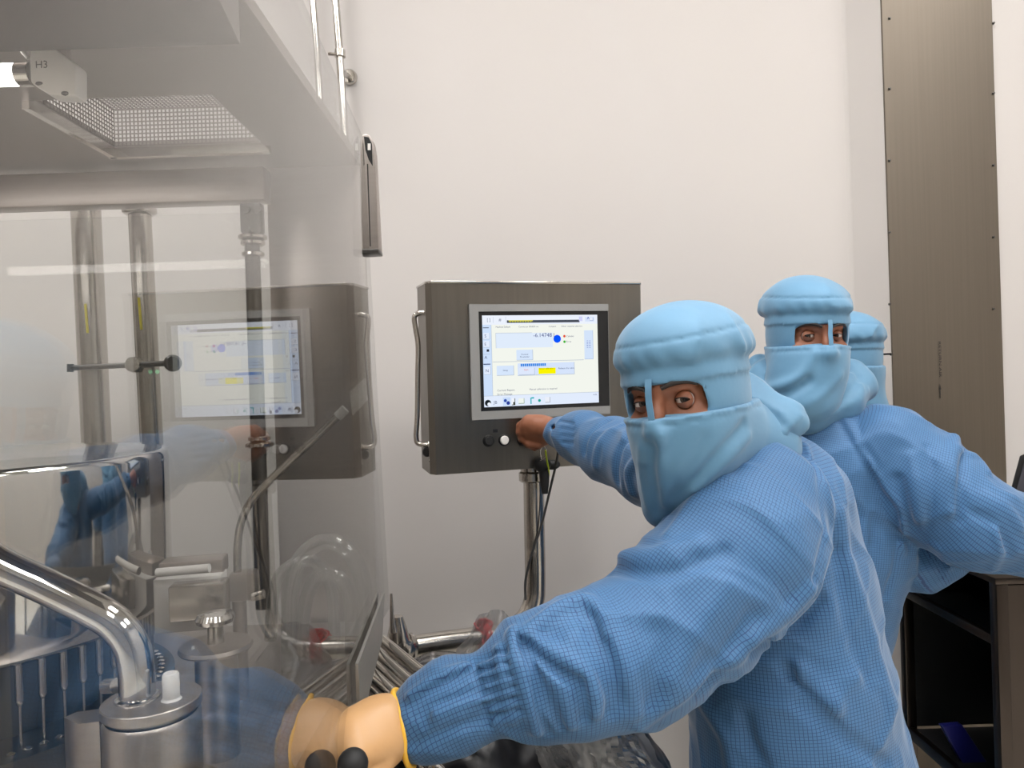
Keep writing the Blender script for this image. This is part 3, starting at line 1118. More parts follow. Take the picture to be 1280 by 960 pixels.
# ---- vertical pipes at the back
def vpipe(tx, ty, bx, by, y, r, label, collar_at=None):
    t = empty('process_pipe', at(bx, by, y), label, 'pipe', 'upright pipes behind the enclosure')
    a, b = at(tx, ty, y), at(bx, by, y)
    d = (b - a)
    a2 = a - d * .14
    k = (a.z - .02) / -d.z
    MB().tube([a2, b, a + d * k], r, seg=26).build('pipe', M['steel'], t)
    if collar_at:
        p = a + d * collar_at
        MB().lathe(p, [(0, -.012), (r * 1.2, -.012), (r * 1.5, -.006), (r * 1.5, .006), (r * 1.2, .012), (0, .012)], axis=d, seg=26).build('clamp_ring', M['rail'], t)
    return t, a, d
t1, a1, d1 = vpipe(107, 257, 121, 560, 1.98, .036, 'left and thicker upright steel pipe behind the drum')
t2, a2, d2 = vpipe(174, 257, 190, 560, 1.90, .027, 'slimmer upright steel pipe with a ring clamp near its top', .02)
for tt, (px, py), yy, r in ((t1, (108, 398), 1.98, .036), (t2, (175, 392), 1.90, .027)):
    p = at(px, py, yy - r - .001)
    MB().box(p, (.006, .001, .075 if px < 150 else .08), rot=Euler((0, -.05, 0)).to_matrix()).build('painted_reflection', M['yellow'], tt)  # yellow reflections on the pipes, painted as thin strips
rd = empty('latch_rod', at(160, 457, 1.84), 'horizontal rod with a round grey knob in front of the upright pipes', 'rod')
MB().tube([at(88, 460, 1.866), at(150, 457, 1.866), at(212, 454, 1.866)], .007, seg=14).build('rod', M['darksteel'], rd)
MB().lathe(at(168, 456, 1.866), [(0, -.012), (.018, -.012), (.02, 0), (.018, .012), (0, .012)], axis=(0, -1, .1), seg=22).build('clamp', M['steel'], rd)
MB().lathe(at(216, 454, 1.862), [(0, -.008), (.017, -.008), (.021, -.003), (.021, .004), (.016, .009), (0, .009)], axis=(.45, -1, 0), seg=28).build('knob', M['darksteel'], rd)
MB().tube([at(88, 455, 1.866), at(88, 465, 1.866)], .008, seg=12).build('rod_end', M['darksteel'], rd)

# ---- the drum with filling needles
dr = empty('filling_drum', (-.90, 1.22, .92), 'large polished steel drum at the left edge', 'drum')
DC = Vector((-.905, 1.22, 0)); DRR = .312
zt = at(0, 575, 1.22).z - .0
zt = 1.355; zb = 1.085
MB().lathe(DC, [(0, zt - .004), (DRR - .012, zt - .002), (DRR - .004, zt), (DRR, zt - .004), (DRR + .002, zt - .012), (DRR + .002, zb + .03), (DRR - .005, zb + .008), (DRR - .02, zb), (0, zb)], seg=128).build('shell', M['polish'], dr, sharp=60)
MB().lathe(DC, [(0, zb + .01), (DRR - .075, zb + .01), (DRR - .075, .97), (DRR + .0, .965), (DRR + .0, .93), (0, .92)], seg=96).build('added_dark_core', M['darksteel'], dr)  # dark core added for the darkness under the drum; ring plate below
for i in range(26):
    a = -PI * .56 + i * .105
    p = DC + Vector((math.cos(a), math.sin(a), 0)) * (DRR - .035)
    nd = MB().lathe(p, [(0, .02 + zb - .0), (.0055, .02 + zb), (.0055, zb - .052), (.0042, zb - .058), (.0022, zb - .06), (.0022, .962), (0, .962)], seg=14)
    nd.build('needle', M['steel'], dr)
mb = MB()
for i in range(40):
    a = -PI * .6 + i * .07
    p = DC + Vector((math.cos(a), math.sin(a), 0)) * (DRR - .022)
    mb.lathe(p, [(.006, .96), (.006, .968), (0, .971)], seg=10)
mb.build('bolt_ring', M['rail'], dr)

# ---- bent pipe on its pedestal, nearest the glass
bp_ = empty('bent_pipe', at(190, 880, .8), 'thick polished bent pipe rising from a round pedestal in the front left', 'pipe')
pth = [at(-90, 640, .80), at(-10, 700, .80), at(60, 734, .80), at(110, 759, .80), at(142, 778, .80), at(163, 805, .80), at(170, 835, .80), at(172, 872, .80)]
MB().tube(pth, .0182, seg=28, smooth=8).build('pipe', M['polish'], bp_)
pd = at(190, 877, .80)
r0 = .0495
MB().lathe(pd, [(0, .004), (r0 - .001, .004), (r0, .003), (r0, -.006), (r0 - .004, -.007), (r0 - .006, -.012), (0, -.012)], seg=64).build('flange_disc', M['steel2'], bp_)
MB().lathe(pd, [(r0 - .004, -.012), (r0 - .001, -.016), (r0 - .001, -.35), (0, -.35)], seg=64).build('pedestal', M['steel2'], bp_)
q = at(172, 872, .80)
MB().lathe((q.x, q.y, pd.z), [(.023, .0035), (.0225, .006), (.0195, .008), (.018, .008)], seg=36).build('weld_collar', M['rail'], bp_)
pk = at(214, 862, .795)
MB().lathe((pk.x, pk.y, pd.z + .004), [(.0105, 0), (.0085, .002), (.0085, .026), (.007, .028), (0, .028)], seg=24).build('peg', M['white'], bp_)
sb = at(106, 920, .83)
mb = MB()
mb.prism([at(80, 897, .82), at(98, 905, .80), at(124, 902, .80), at(138, 893, .82), at(138, 884, .86), at(96, 890, .87)], (0, 0, -.3))
mb.build('side_block', M['steel2'], bp_)
MB().box(at(111, 896, .825), (.008, .005, .0012)).build('square_mark', M['white'], bp_)
MB().tube([at(133, 858, .85), at(146, 857, .84)], .0085, seg=16).build('nipple', M['rail'], bp_)

# ---- clamp block, knob, sensor rod
cb_ = empty('clamp_block', at(235, 780, 1.2), 'white and steel clamp block beside the drum', 'block')
def pxbox(x0, y0, x1, y1, y, depth, mat, name, par, bev=.003):
    c = (at(x0, y0, y) + at(x1, y1, y)) / 2
    w = abs(at(x1, y0, y).x - at(x0, y0, y).x); h = abs(at(x0, y0, y).z - at(x0, y1, y).z)
    return MB().box(c + Vector((0, depth / 2, 0)), (w, depth, h), rot=Euler((0, 0, .18)).to_matrix(), bevel=bev).build(name, mat, par)
pxbox(191, 722, 272, 790, 1.215, .05, M['white'], 'white_block', cb_)
pxbox(209, 732, 276, 776, 1.185, .045, M['steel'], 'steel_block', cb_)
pxbox(197, 702, 273, 722, 1.235, .05, M['steel2'], 'top_block', cb_)
MB().tube([at(196, 716, 1.2), at(262, 710, 1.2)], .007, seg=14).build('pin', M['white'], cb_)
kb = empty('round_knob', at(272, 800, 1.08), 'round steel knob on a flat disc beside the clamp block', 'knob')
kc = at(270, 806, 1.10)
MB().lathe(kc, [(0, -.006), (.05, -.006), (.052, -.003), (.05, .002), (0, .004)], seg=48).build('disc', M['steel2'], kb)
MB().lathe(kc, [(.012, 0), (.011, .026), (.011, .03)], seg=24).build('stem', M['steel'], kb)
MB().lathe(kc, [(0, .028), (.014, .028), (.026, .034), (.028, .040), (.024, .047), (.01, .050), (0, .050)], seg=32).build('knob_head', M['polish'], kb)
MB().lathe(kc, [(.03, -.006), (.03, -.19)], seg=24).build('support', M['steel2'], kb)
MB().box(kc + Vector((-.025, -.02, .0035)), (.004, .014, .001), rot=Euler((0, 0, .4)).to_matrix()).build('mark', M['white'], kb)
sr = empty('sensor_rod', at(300, 740, 1.3), 'thin bent steel rod tipped with a white paddle behind the glass', 'rod')
MB().tube([at(299, 745, 1.3), at(297, 715, 1.3), at(297, 685, 1.3), at(301, 655, 1.3), at(313, 628, 1.3), at(335, 603, 1.3), at(370, 570, 1.3), at(424, 519, 1.3)], .0068, seg=16, smooth=6).build('rod', M['steel'], sr)
MB().tube([at(422, 521, 1.3), at(432, 511, 1.3)], .0085, seg=14).build('rod_sleeve', M['white'], sr)
MB().prism([at(437, 490, 1.30), at(456, 472, 1.30), at(459, 500, 1.30), at(440, 520, 1.30)], (0, .006, 0), bevel=.0015).build('paddle', M['white'], sr)
pxbox(284, 718, 316, 752, 1.28, .04, M['steel2'], 'clamp', sr)
MB().tube([at(316, 746, 1.27), at(330, 742, 1.27)], .008).build('clamp_screw', M['rail'], sr)
MB().tube([at(299, 750, 1.3), (at(299, 750, 1.3).x, 1.3, .9)], .012).build('stand', M['steel2'], sr)

# ---- clear hose loops
def hose(pts, r, label):
    t = tag(MB().tube(pts, r, seg=18, smooth=8, cap=False).build('clear_hose', M['hose']), label, 'hose', 'clear hoses behind the glass')
    return t
hy_ = 1.42
hose([at(362, 860, hy_), at(362, 790, hy_), at(364, 735, hy_), at(378, 695, hy_), at(408, 676, hy_), at(436, 690, hy_), at(452, 720, hy_), at(455, 755, hy_ + .02), at(448, 820, hy_ + .05)], .0155, 'outer arch of clear plastic hose behind the glass')
hose([at(376, 860, hy_ + .06), at(378, 790, hy_ + .06), at(384, 745, hy_ + .06), at(400, 718, hy_ + .06), at(424, 722, hy_ + .06), at(438, 752, hy_ + .06), at(440, 820, hy_ + .07)], .0135, 'inner arch of clear plastic hose under the outer arch')
hose([at(338, 800, 1.5), at(342, 742, 1.5), at(356, 712, 1.5), at(384, 700, 1.52), at(404, 712, 1.54), at(416, 745, 1.54), at(418, 800, 1.54)], .012, 'rear arch of clear plastic hose beside the dark corner post')

# ---- roller chute outside the glass
rc = empty('roller_chute', at(460, 900, 1.2), 'steel side plate with slanted bright rollers beside the glass', 'roller chute')
def gplate(px, py, off=.0035):
    d = Vector(ray(px, py)); o = Vector(EYE)
    t = (GO + off - GN.dot(o)) / GN.dot(d)
    return o + d * t
pA, pB = gplate(478, 741), gplate(444, 830)
pA2, pB2 = gplate(475, 800), gplate(449, 900)
zlow = .8
MB().prism([pA, pB, Vector((pB.x, pB.y, zlow)), Vector((pB2.x, pB2.y, zlow)), pB2, pA2], GN * .004).build('side_plate', M['plate'], rc)
rdir = (at(545, 856, 1.16) - at(477, 800, 1.30))
for (x, y, yy, r) in ((478, 801, 1.30, .0100), (471, 817, 1.25, .0100), (470, 829, 1.235, .0100), (462, 842, 1.19, .0125), (461, 855, 1.18, .0100), (454, 873, 1.13, .0100), (452, 888, 1.115, .0100)):
    a = at(x, y, yy)
    ro = MB().tube([a, a + rdir * 1.25], r, seg=20).build('roller', M['roll'], rc)
    n_ = rdir.normalized()
    MB().lathe(a - n_ * .001, [(0, -.006), (.0045, -.006), (.006, -.002), (.006, .001)], axis=n_, seg=12).build('bolt', M['rail'], ro)
MB().box(pB2 + Vector((.03, .12, -.25)), (.05, .2, .3)).build('bracket', M['darksteel'], rc)
MB().prism([pA2 + Vector((0, 0, -.2)), pB2 + Vector((0, 0, -.1)), Vector((pB2.x, pB2.y, 0)), Vector((pA2.x, pA2.y, 0))], GN * .02).build('leg_plate', M['steel2'], rc)

# ---- black-knobbed lever that the gloved hand holds, and a second one behind
def lever(px, py, y, r, label):
    t = empty('ball_lever', at(px, py + 60, y), label, 'lever', 'ball-ended levers')
    b = at(px, py, y)
    MB().ball(b, r).build('ball_knob', M['rubber'], t)
    MB().tube([b + Vector((0, .0, -r * .7)), b + Vector((0.01, .0, -.06)), (b.x + .02, b.y, .80)], .006, seg=12).build('stem', M['rail'], t)
lever(441, 955, .80, .0165, 'black ball lever knob right in front of the gloved hand')
lever(508, 962, .93, .0155, 'black ball lever knob under the gloved wrist')
tb = empty('lever_base', (.02, .98, .5), 'steel stand below the gloved hand that carries the levers', 'stand')
MB().box((-.02, .9, .72), (.34, .24, .16), bevel=.006).build('top_box', M['darksteel'], tb)
MB().box((-.02, .9, .33), (.12, .12, .66)).build('column', M['steel2'], tb)
MB().box((-.02, .9, .012), (.3, .24, .024), bevel=.004).build('foot', M['steel2'], tb)
q = at(478, 958, .90)
MB().tube([q, Vector((q.x, q.y, .78))], .010, seg=16).build('spindle', M['rail'], tb)

# ---- rail on the wall at the top
wr = empty('wall_rail', at(437, 97, WY - .02), 'thin upright steel rail held off the wall by a round flange', 'rail')
MB().tube([at(418, -20, 2.47) + Vector((0, 0, ZC - at(418, -20, 2.47).z)), at(418, -20, 2.47), at(424, 60, 2.47), at(432, 185, 2.47)], .0125, seg=18).build('upright', M['rail'], wr)
MB().lathe(at(437, 97, WY - .001), [(0, .014), (.022, .014), (.026, .01), (.028, 0)], axis=(0, -1, 0), seg=28).build('wall_flange', M['rail'], wr)
MB().tube([at(428, 90, 2.47), at(437, 97, WY - .01)], .009, seg=14).build('stand_off', M['rail'], wr)
p = at(425, 67, 2.47)
MB().lathe(p, [(.0125, -.011), (.018, -.011), (.018, .011), (.0125, .011)], seg=20).build('clamp_ring', M['rail'], wr)
MB().tube([at(420, 68, 2.455), at(410, 67, 2.45)], .006).build('clamp_screw', M['rail'], wr)
wp = MB().tube([at(389, -25, 2.5) + Vector((0, 0, ZC - at(389, -25, 2.5).z)), at(389, -25, 2.5), at(396, 60, 2.5), at(404, 200, 2.5)], .011, seg=16)
tag(wp.build('wall_pipe', M['rail']), 'thin upright pipe left of the flanged wall rail', 'pipe')

# ================================================================== BAGS
def crumple(P, f, a, seed):
    w = wob(P, f, seed) + .6 * np.abs(wob(P, f * 2.1, seed + 2)) + .3 * np.abs(wob(P, f * 4.3, seed + 5))
    return a * w
def bag(name, pts, r, mat, label, cat, k=.05, amp=.012, f=22., seed=1., h=.008):
    P0 = np.array([p for p, _ in pts])
    lo = P0.min(0) - r; hi = P0.max(0) + r
    lo[2] = max(lo[2], .004)
    def fn(P):
        return np.maximum(chain(P, pts, k) - crumple(P, f, amp, seed), .008 - P[:, 2])
    return tag(smesh(name, fn, lo, hi, h, mat, None), label, cat)
bag('black_bag', [(A(600, 985, 1.35), .17), (A(690, 985, 1.38), .16), (A(765, 980, 1.42), .1), (np.array([.1, 1.45, .55]), .2), (np.array([.08, 1.48, .2]), .19)],
    .3, M['bag'], 'black rubbish bag slumped under the outstretched sleeve', 'bag', seed=3.)


def film_sheet(name, edge, label, seed, amp=.018):
    """crumpled clear film: a grid sheet hung between rows of points"""
    rows = [[Vector(p) for p in r] for r in edge]
    nu, nv = 46, 46
    rows = [catmull(r, 12) for r in rows]
    rows = [[r[int(i * (len(r) - 1) / nu)] for i in range(nu + 1)] for r in rows]
    cols = []
    for i in range(nu + 1):
        c = catmull([r[i] for r in rows], 16)
        cols.append([c[int(j * (len(c) - 1) / nv)] for j in range(nv + 1)])
    P = np.array([[tuple(c) for c in col] for col in cols])
    F = P.reshape(-1, 3).astype(np.float32)
    d = crumple(F, 24., amp, seed)
    F[:, 1] -= d
    F[:, 2] += .5 * d
    F[:, 0] += .6 * crumple(F, 30., amp, seed + 3)
    me = bpy.data.meshes.new(name)
    w = nv + 1
    me.from_pydata(F.tolist(), [], [(i * w + j, (i + 1) * w + j, (i + 1) * w + j + 1, i * w + j + 1) for i in range(nu) for j in range(nv)])
    me.polygons.foreach_set('use_smooth', [True] * len(me.polygons))
    me.materials.append(M['film'])
    return tag(link(name, me), label, 'plastic film')
film_sheet('clear_film', [[at(596, 770, 1.7), at(624, 764, 1.68), at(652, 800, 1.66)], [at(560, 850, 1.56), at(620, 850, 1.54), at(700, 860, 1.54)],
                          [at(640, 890, 1.26), at(710, 900, 1.24), at(790, 895, 1.3)], [at(680, 975, 1.18), at(750, 985, 1.18), at(830, 985, 1.3)]],
           'crumpled clear plastic film draped over the black bag', 1.2)
film_sheet('clear_film', [[at(500, 832, 1.72), at(548, 814, 1.70), at(610, 822, 1.72)], [at(500, 880, 1.62), at(548, 872, 1.62), at(610, 880, 1.62)],
                          [at(510, 960, 1.6), at(560, 962, 1.6), at(620, 960, 1.6)]],
           'clear plastic film behind the bright rollers under the pipe', 4.4, .012)

# ================================================================== RIGHT CABINET AND LAPTOP
ct = empty('steel_cabinet', (at(1245, 722, 1.7).x + .3, 1.9, 0), 'open-sided steel cabinet with a black interior at the right edge', 'cabinet')
cx = at(1245, 722, 1.7).x; cz = at(1245, 722, 1.7).z
cz0 = at(1142, 929, 2.05).z
cy0, cy1, cx1 = 1.7, 2.14, cx + .62
ps = .028
MB().box(((cx + cx1) / 2, (cy0 + cy1) / 2, cz - .008), (cx1 - cx + .01, cy1 - cy0 + .01, .016), bevel=.004).build('top_plate', M['cart'], ct)
mb = MB()
for (x, y) in ((cx + ps / 2, cy0 + ps / 2), (cx + ps / 2, cy1 - ps / 2), (cx1 - ps / 2, cy0 + ps / 2), (cx1 - ps / 2, cy1 - ps / 2)):
    MB().box((x, y, (cz - .016) / 2), (ps, ps, cz - .016), bevel=.003).build('leg', M['cart'], ct)
zs = at(1239, 805, 1.7).z
MB().box((cx + .01, (cy0 + cy1) / 2, zs), (.018, cy1 - cy0 - 2 * ps, .022), bevel=.002).build('side_rail', M['cart'], ct)
MB().box((cx + .01, (cy0 + cy1) / 2, cz0), (.018, cy1 - cy0 - 2 * ps, .03), bevel=.002).build('side_rail', M['cart'], ct)
MB().box(((cx + cx1) / 2 + .02, cy0 + .012, (cz + cz0) / 2 - .01), (cx1 - cx - ps * .6, .016, cz - cz0 - .02)).build('front_panel', M['cart'], ct)
mb = MB()
mb.box((cx + .30, (cy0 + cy1) / 2, (cz + cz0) / 2), (.01, cy1 - cy0 - .03, cz - cz0 - .03))
mb.box((cx + .16, cy1 - .02, (cz + cz0) / 2), (.30, .01, cz - cz0 - .03))
mb.box((cx + .16, cy0 + .026, (cz + cz0) / 2), (.28, .008, cz - cz0 - .03))
mb.box((cx + .16, (cy0 + cy1) / 2, cz0 + .0), (.28, cy1 - cy0 - .04, .01))
mb.box((cx + .16, (cy0 + cy1) / 2, cz - .022), (.28, cy1 - cy0 - .04, .008))
mb.build('lining', M['cavity'], ct)
MB().box((cx + .16, (cy0 + cy1) / 2, zs - .004), (.27, cy1 - cy0 - .05, .008)).build('shelf', M['cavity'], ct)
fl = MB().prism([at(1178, 908, 1.93), at(1203, 906, 1.93), at(1240, 962, 1.93), at(1215, 975, 1.93)], (0, .02, 0), bevel=.002)
tag(fl.build('blue_folder', M['blue_plastic']), 'dark blue folder leaning inside the black cabinet', 'folder')
lt = empty('laptop', (at(1290, 640, 2.0).x, 2.0, cz), 'dark laptop standing open on the steel cabinet at the right edge', 'laptop')
lx, ly_ = at(1255, 612, 1.98).x, 1.98
lz = cz
l0, l1 = at(1250, 625, 1.98), at(1277, 570, 1.98)
pts = [Vector((at(1246, 633, 1.98).x, 1.98, lz + .012)), l1, l1 + Vector((.01, 0, .004)), Vector((l1.x + .3, 2.02, l1.z + .004)), Vector((l0.x + .3, 1.98, lz + .012))]
MB().prism(pts, (0, .008, 0), bevel=.002).build('lid', M['black'], lt)
q0 = pts[0].lerp(pts[1], .06)
MB().prism([pts[0].lerp(pts[1], .08) + Vector((.008, -.001, 0)), pts[1] + Vector((.008, -.001, -.008)), pts[3] + Vector((-.01, -.001, -.012)), pts[4] + Vector((-.01, -.001, .012))], (0, -.0008, 0)).build('screen', plain('dark laptop screen', srgb(60, 60, 68), .3, noise=.02), lt)
MB().box((l0.x + .16, 1.92, lz + .007), (.32, .22, .014), bevel=.003).build('keyboard_base', M['black'], lt)

# ================================================================== PEOPLE
def rotm(yaw, pitch, roll):
    """local axes: face looks along -Y, Z up, X to the viewer's right"""
    return np.array(Matrix.Rotation(yaw, 3, 'Z') @ Matrix.Rotation(pitch, 3, 'X') @ Matrix.Rotation(roll, 3, 'Y'))


class Head:
    def __init__(s, c, yaw, pitch, roll, sc=1.0):
        s.c = np.asarray(c, np.float32); s.R = rotm(yaw, pitch, roll).astype(np.float32); s.sc = sc

    def loc(s, P):
        return (P - s.c) @ s.R / s.sc

    def w(s, p):
        return s.c + s.R @ (np.asarray(p, np.float32) * s.sc)

    def local(s, f):
        return lambda P: f(s.loc(P)) * s.sc


EYX, EYY, EYZ, ER = .0315, -.0718, 0., .0122


def head_sdf(L):
    d = ell(L, (0, .008, .012), (.074, .094, .108))
    d = smin(d, ell(L, (0, -.028, -.062), (.053, .058, .056)), .03)
    d = smin(d, chain(L, [(np.array((0, .02, -.06)), .052), (np.array((0, .035, -.14)), .052)]), .02)
    Xa = np.abs(L[:, 0]); S = np.stack([Xa, L[:, 1], L[:, 2]], 1)
    d = smin(d, cone(S, (0.004, -.086, .022), (.042, -.070, .020), .0125, .006), .012)      # brow
    d = smin(d, cone(S, (.05, -.060, -.028), (.030, -.074, -.034), .014, .012), .016)      # cheek
    d = smax(d, -ell(S, (EYX, -.096, 0.), (.021, .0165, .012)), .008)                       # socket
    d = smin(d, chain(L, [(np.array((0, -.089, .014)), .008), (np.array((0, -.098, -.016)), .0095), (np.array((0, -.105, -.034)), .0115)], .006), .010)
    d = smin(d, cone(S, (.004, -.099, -.038), (.013, -.094, -.040), .008, .008), .006)      # nostrils
    d = smax(d, -cone(S, (0, -.104, -.068), (.018, -.098, -.067), .0025, .002), .004)      # mouth
    d = smin(d, cone(S, (0, -.092, -.063), (.016, -.088, -.065), .006, .004), .005)
    d = smin(d, cone(S, (0, -.090, -.073), (.014, -.086, -.072), .007, .005), .005)
    d = smin(d, ell(S, (.072, .012, -.012), (.008, .018, .030)), .006)                      # ears
    # eyelids: a shell round the eyeball, opened by an almond slit
    q = S - np.array((EYX, EYY, EYZ), np.float32)
    inner = np.sqrt((q * q).sum(1)) - (ER + .0006)
    d = np.maximum(d, -inner)
    return d


def eye_mat():
    k = NT('eye')
    tc = k.n('ShaderNodeTexCoord')
    g = k.n('ShaderNodeSeparateXYZ')
    k.l(tc.outputs['Object'], g.inputs[0])
    rr = k.math('SQRT', k.math('ADD', k.math('POWER', g.outputs[0], 2.), k.math('POWER', g.outputs[2], 2.)))
    front = k.math('LESS_THAN', g.outputs[1], 0.)
    iris = k.math('MULTIPLY', k.math('LESS_THAN', rr, .0066), front)
    pup = k.math('MULTIPLY', k.math('LESS_THAN', rr, .003), front)
    c = k.mixc(iris, srgb(206, 196, 190), srgb(48, 26, 16))
    k.l(k.mixc(pup, c, srgb(6, 5, 5)), k.b.inputs['Base Color'])
    k.b.inputs['Roughness'].default_value = .12
    return k.m


M['eye'] = eye_mat()


def build_head(H, body, gaze, brow=True):
    r = .17 * H.sc
    hd_ = smesh('head', H.local(head_sdf), H.c - r, H.c + r, .0032 * H.sc, M['skin'], body)
    for sx in (-1, 1):
        c = Vector(H.w((sx * EYX, EYY, EYZ)))
        me = bpy.data.meshes.new('eyeball')
        bm = bmesh.new()
        bmesh.ops.create_uvsphere(bm, u_segments=32, v_segments=20, radius=ER * H.sc)
        bm.to_mesh(me); bm.free()
        me.polygons.foreach_set('use_smooth', [True] * len(me.polygons))
        me.materials.append(M['eye'])
        o = link('eyeball', me, body)
        dirv = (Vector(gaze) - c).normalized()
        y = -dirv
        x = y.cross(Vector((0, 0, 1))).normalized(); z = x.cross(y)
        o.matrix_parent_inverse = Matrix.Identity(4)
        o.matrix_basis = world_of(body).inverted() @ (Matrix.Translation(c) @ Matrix((x, y, z)).transposed().to_4x4())
        for up in (1, -1):
            lid = MB()
            rows_ = []
            for iu in range(19):
                ph = math.radians(-78 + 156 * iu / 18)
                e0 = math.radians(15 if up > 0 else 14) * max(0., math.cos(ph * 1.5)) ** .8 if abs(ph) < PI / 3 else 0.
                row = []
                for iv in range(8):
                    th = e0 + (math.radians(74) - e0) * iv / 7
                    rr_ = ER + .0009 + .0010 * math.exp(-iv * 1.2)
                    row.append(lid.bm.verts.new(Vector(H.w((sx * EYX + rr_ * math.sin(ph) * math.cos(th), EYY - rr_ * math.cos(ph) * math.cos(th), EYZ + up * rr_ * math.sin(th))))))
                rows_.append(row)
            for a_r, b_r in zip(rows_, rows_[1:]):
                for iv in range(7):
                    lid.bm.faces.new((a_r[iv], b_r[iv], b_r[iv + 1], a_r[iv + 1]))
            edge = [r_[0].co.copy() for r_ in rows_[4:15]]
            lid.build('eyelid', M['skin'], body, sharp=80)
            if up > 0:
                MB().tube(edge, .0009, seg=6).build('eyelashes', M['hair'], body)
        if brow:
            pts = [H.w((sx * a, b, z_)) for a, b, z_ in ((.012, -.0985, .019), (.026, -.094, .0245), (.042, -.084, .0245), (.053, -.072, .018))]
            MB().tube(pts, [.0028, .0042, .0036, .0015], seg=8, smooth=5).build('eyebrow', M['hair'], body)


# hood made of a gathered crown, a headband, side flaps, veil and neck cape
HE = (.086, .106, .124)


def hood_sdf(L, puff=1., seed=0.):
    th = np.arctan2(L[:, 0], -L[:, 1])
    base = ell(L, (0, .006, .008), HE)
    cr = ell(L, (0, .012, .060), (.097, .119, .078))
    zz = L[:, 2]
    g = np.exp(-((zz - .056) / .016) ** 2) * .0014
    cr = cr - g * np.sin(th * 17 + 2.5 * np.sin(th * 3 + seed) + 6 * zz * 10) - .004 * wob(L, 22, seed + 1)
    seam = np.exp(-((zz - .088 + .008 * np.cos(th)) / .0022) ** 2) * .0026
    cr = cr + seam
    rg = np.clip(1 - np.abs(wob(L, 19, seed + 6)) * 1.7, 0, 1) ** 3
    cr = cr - .0045 * rg * np.clip((.12 - zz) / .03, 0, 1)
    cr = smax(cr, .044 - zz, .022)
    side = smax(base, -(zz + .075), .01)
    d = smin(side, cr, .012)
    band = np.maximum(base - .0045, np.abs(zz - .036) - .011)
    d = smin(d, band, .0015)
    op = rbox(np.stack([L[:, 0], L[:, 1], L[:, 2] - .003 + L[:, 0] ** 2 * 1.4], 1), (0, -.1, .0005), (.0585, .082, .0205), .009)
    op2 = np.abs(L[:, 0]) - .0665
    d = smax(d, -op, .002)
    return d


def build_hood(H, body, seed=0., veil=None, cape=None, openings=True):
    r = .185 * H.sc
    f = H.local(lambda L: hood_sdf(L, 1., seed))
    hood = smesh('hood', f, H.c - r, H.c + r, .0036 * H.sc, M['hood'], body)
    if openings:
        st_ = MB()
        pts = [H.w(p) for p in ((0, -.1065, .034), (0, -.1110, .020), (-.001, -.1120, .004), (0, -.1135, -.012), (0, -.114, -.03))]
        px = H.R[:, 0] * .0046 * H.sc; py = H.R[:, 1] * -.0016 * H.sc
        P_ = catmull([Vector(p) for p in pts], 5)
        for a, b in zip(P_, P_[1:]):
            x = Vector(px); y = Vector(py)
            vs = [a - x, a + x, a + x + y, a - x + y, b - x, b + x, b + x + y, b - x + y]
            v = [st_.bm.verts.new(q) for q in vs]
            for fc in ((0, 1, 5, 4), (3, 7, 6, 2), (0, 4, 7, 3), (1, 2, 6, 5)):
                st_.bm.faces.new([v[i] for i in fc])
        bmesh.ops.remove_doubles(st_.bm, verts=st_.bm.verts[:], dist=.0002)
        st_.build('nose_strap', M['hood'], hood)
    return hood


def veil_base(L):
    b = ell(L, (0, .004, -.006), (HE[0] + .004, HE[1] + .006, HE[2] + .004))
    b = smin(b, ell(L, (0, -.030, -.066), (.066, .074, .070)), .02)
    return smin(b, cone(L, (0, -.097, -.012), (0, -.106, -.036), .014, .018), .012)


def cloth(name, f, pts, pad, h, body, mat='hood', uvfn=None):
    P0 = np.array(pts)
    return smesh(name, f, P0.min(0) - pad, P0.max(0) + pad, h, M[mat], body, uvfn)


def fingers(P, hand):
    """hand = palm list + five finger chains (wrist to tip)"""
    d = None
    for pts in hand['palm']:
        e = chain(P, pts, .008)
        d = e if d is None else smin(d, e, .009)
    for pts in hand['fingers']:
        d = smin(d, chain(P, pts, .002), .0035)
    return d


# ------------------------------------------------ person in front
per = empty('person', (.55, 1.25, 0), 'person in front in a blue grid gown, bending with one arm out to the glass', 'person')
H1 = Head(A(858, 495, 1.09), math.radians(-38), math.radians(4), math.radians(-5), 1.0)
G1_torso = [(A(930, 585, 1.22), .085), (A(960, 640, 1.20), .124), (A(972, 740, 1.19), .138), (A(985, 860, 1.18), .151), (A(1000, 980, 1.18), .166), (A(1012, 1110, 1.2), .175)]
G1_near = [(A(957, 632, 1.10), .092), (A(925, 690, 1.055), .106), (A(866, 755, 1.02), .099), (A(795, 812, .99), .092), (A(715, 835, .965), .082), (A(655, 850, .955), .066), (A(606, 866, .95), .034), (A(572, 880, .945), .052), (A(535, 896, .94), .046), (A(514, 907, .94), .036)]
G1_far = [(A(868, 600, 1.33), .085), (A(815, 582, 1.47), .072), (A(765, 562, 1.62), .066), (A(728, 548, 1.72), .056), (A(700, 540, 1.78), .038)]
g = Garment([G1_torso, G1_near, G1_far], k=.022)
g.extra.append(lambda P: cone(P, A(972, 610, 1.2), A(970, 700, 1.2), .085, .094))
g.uvl = [[G1_torso[1], G1_torso[-1]], G1_near, G1_far]
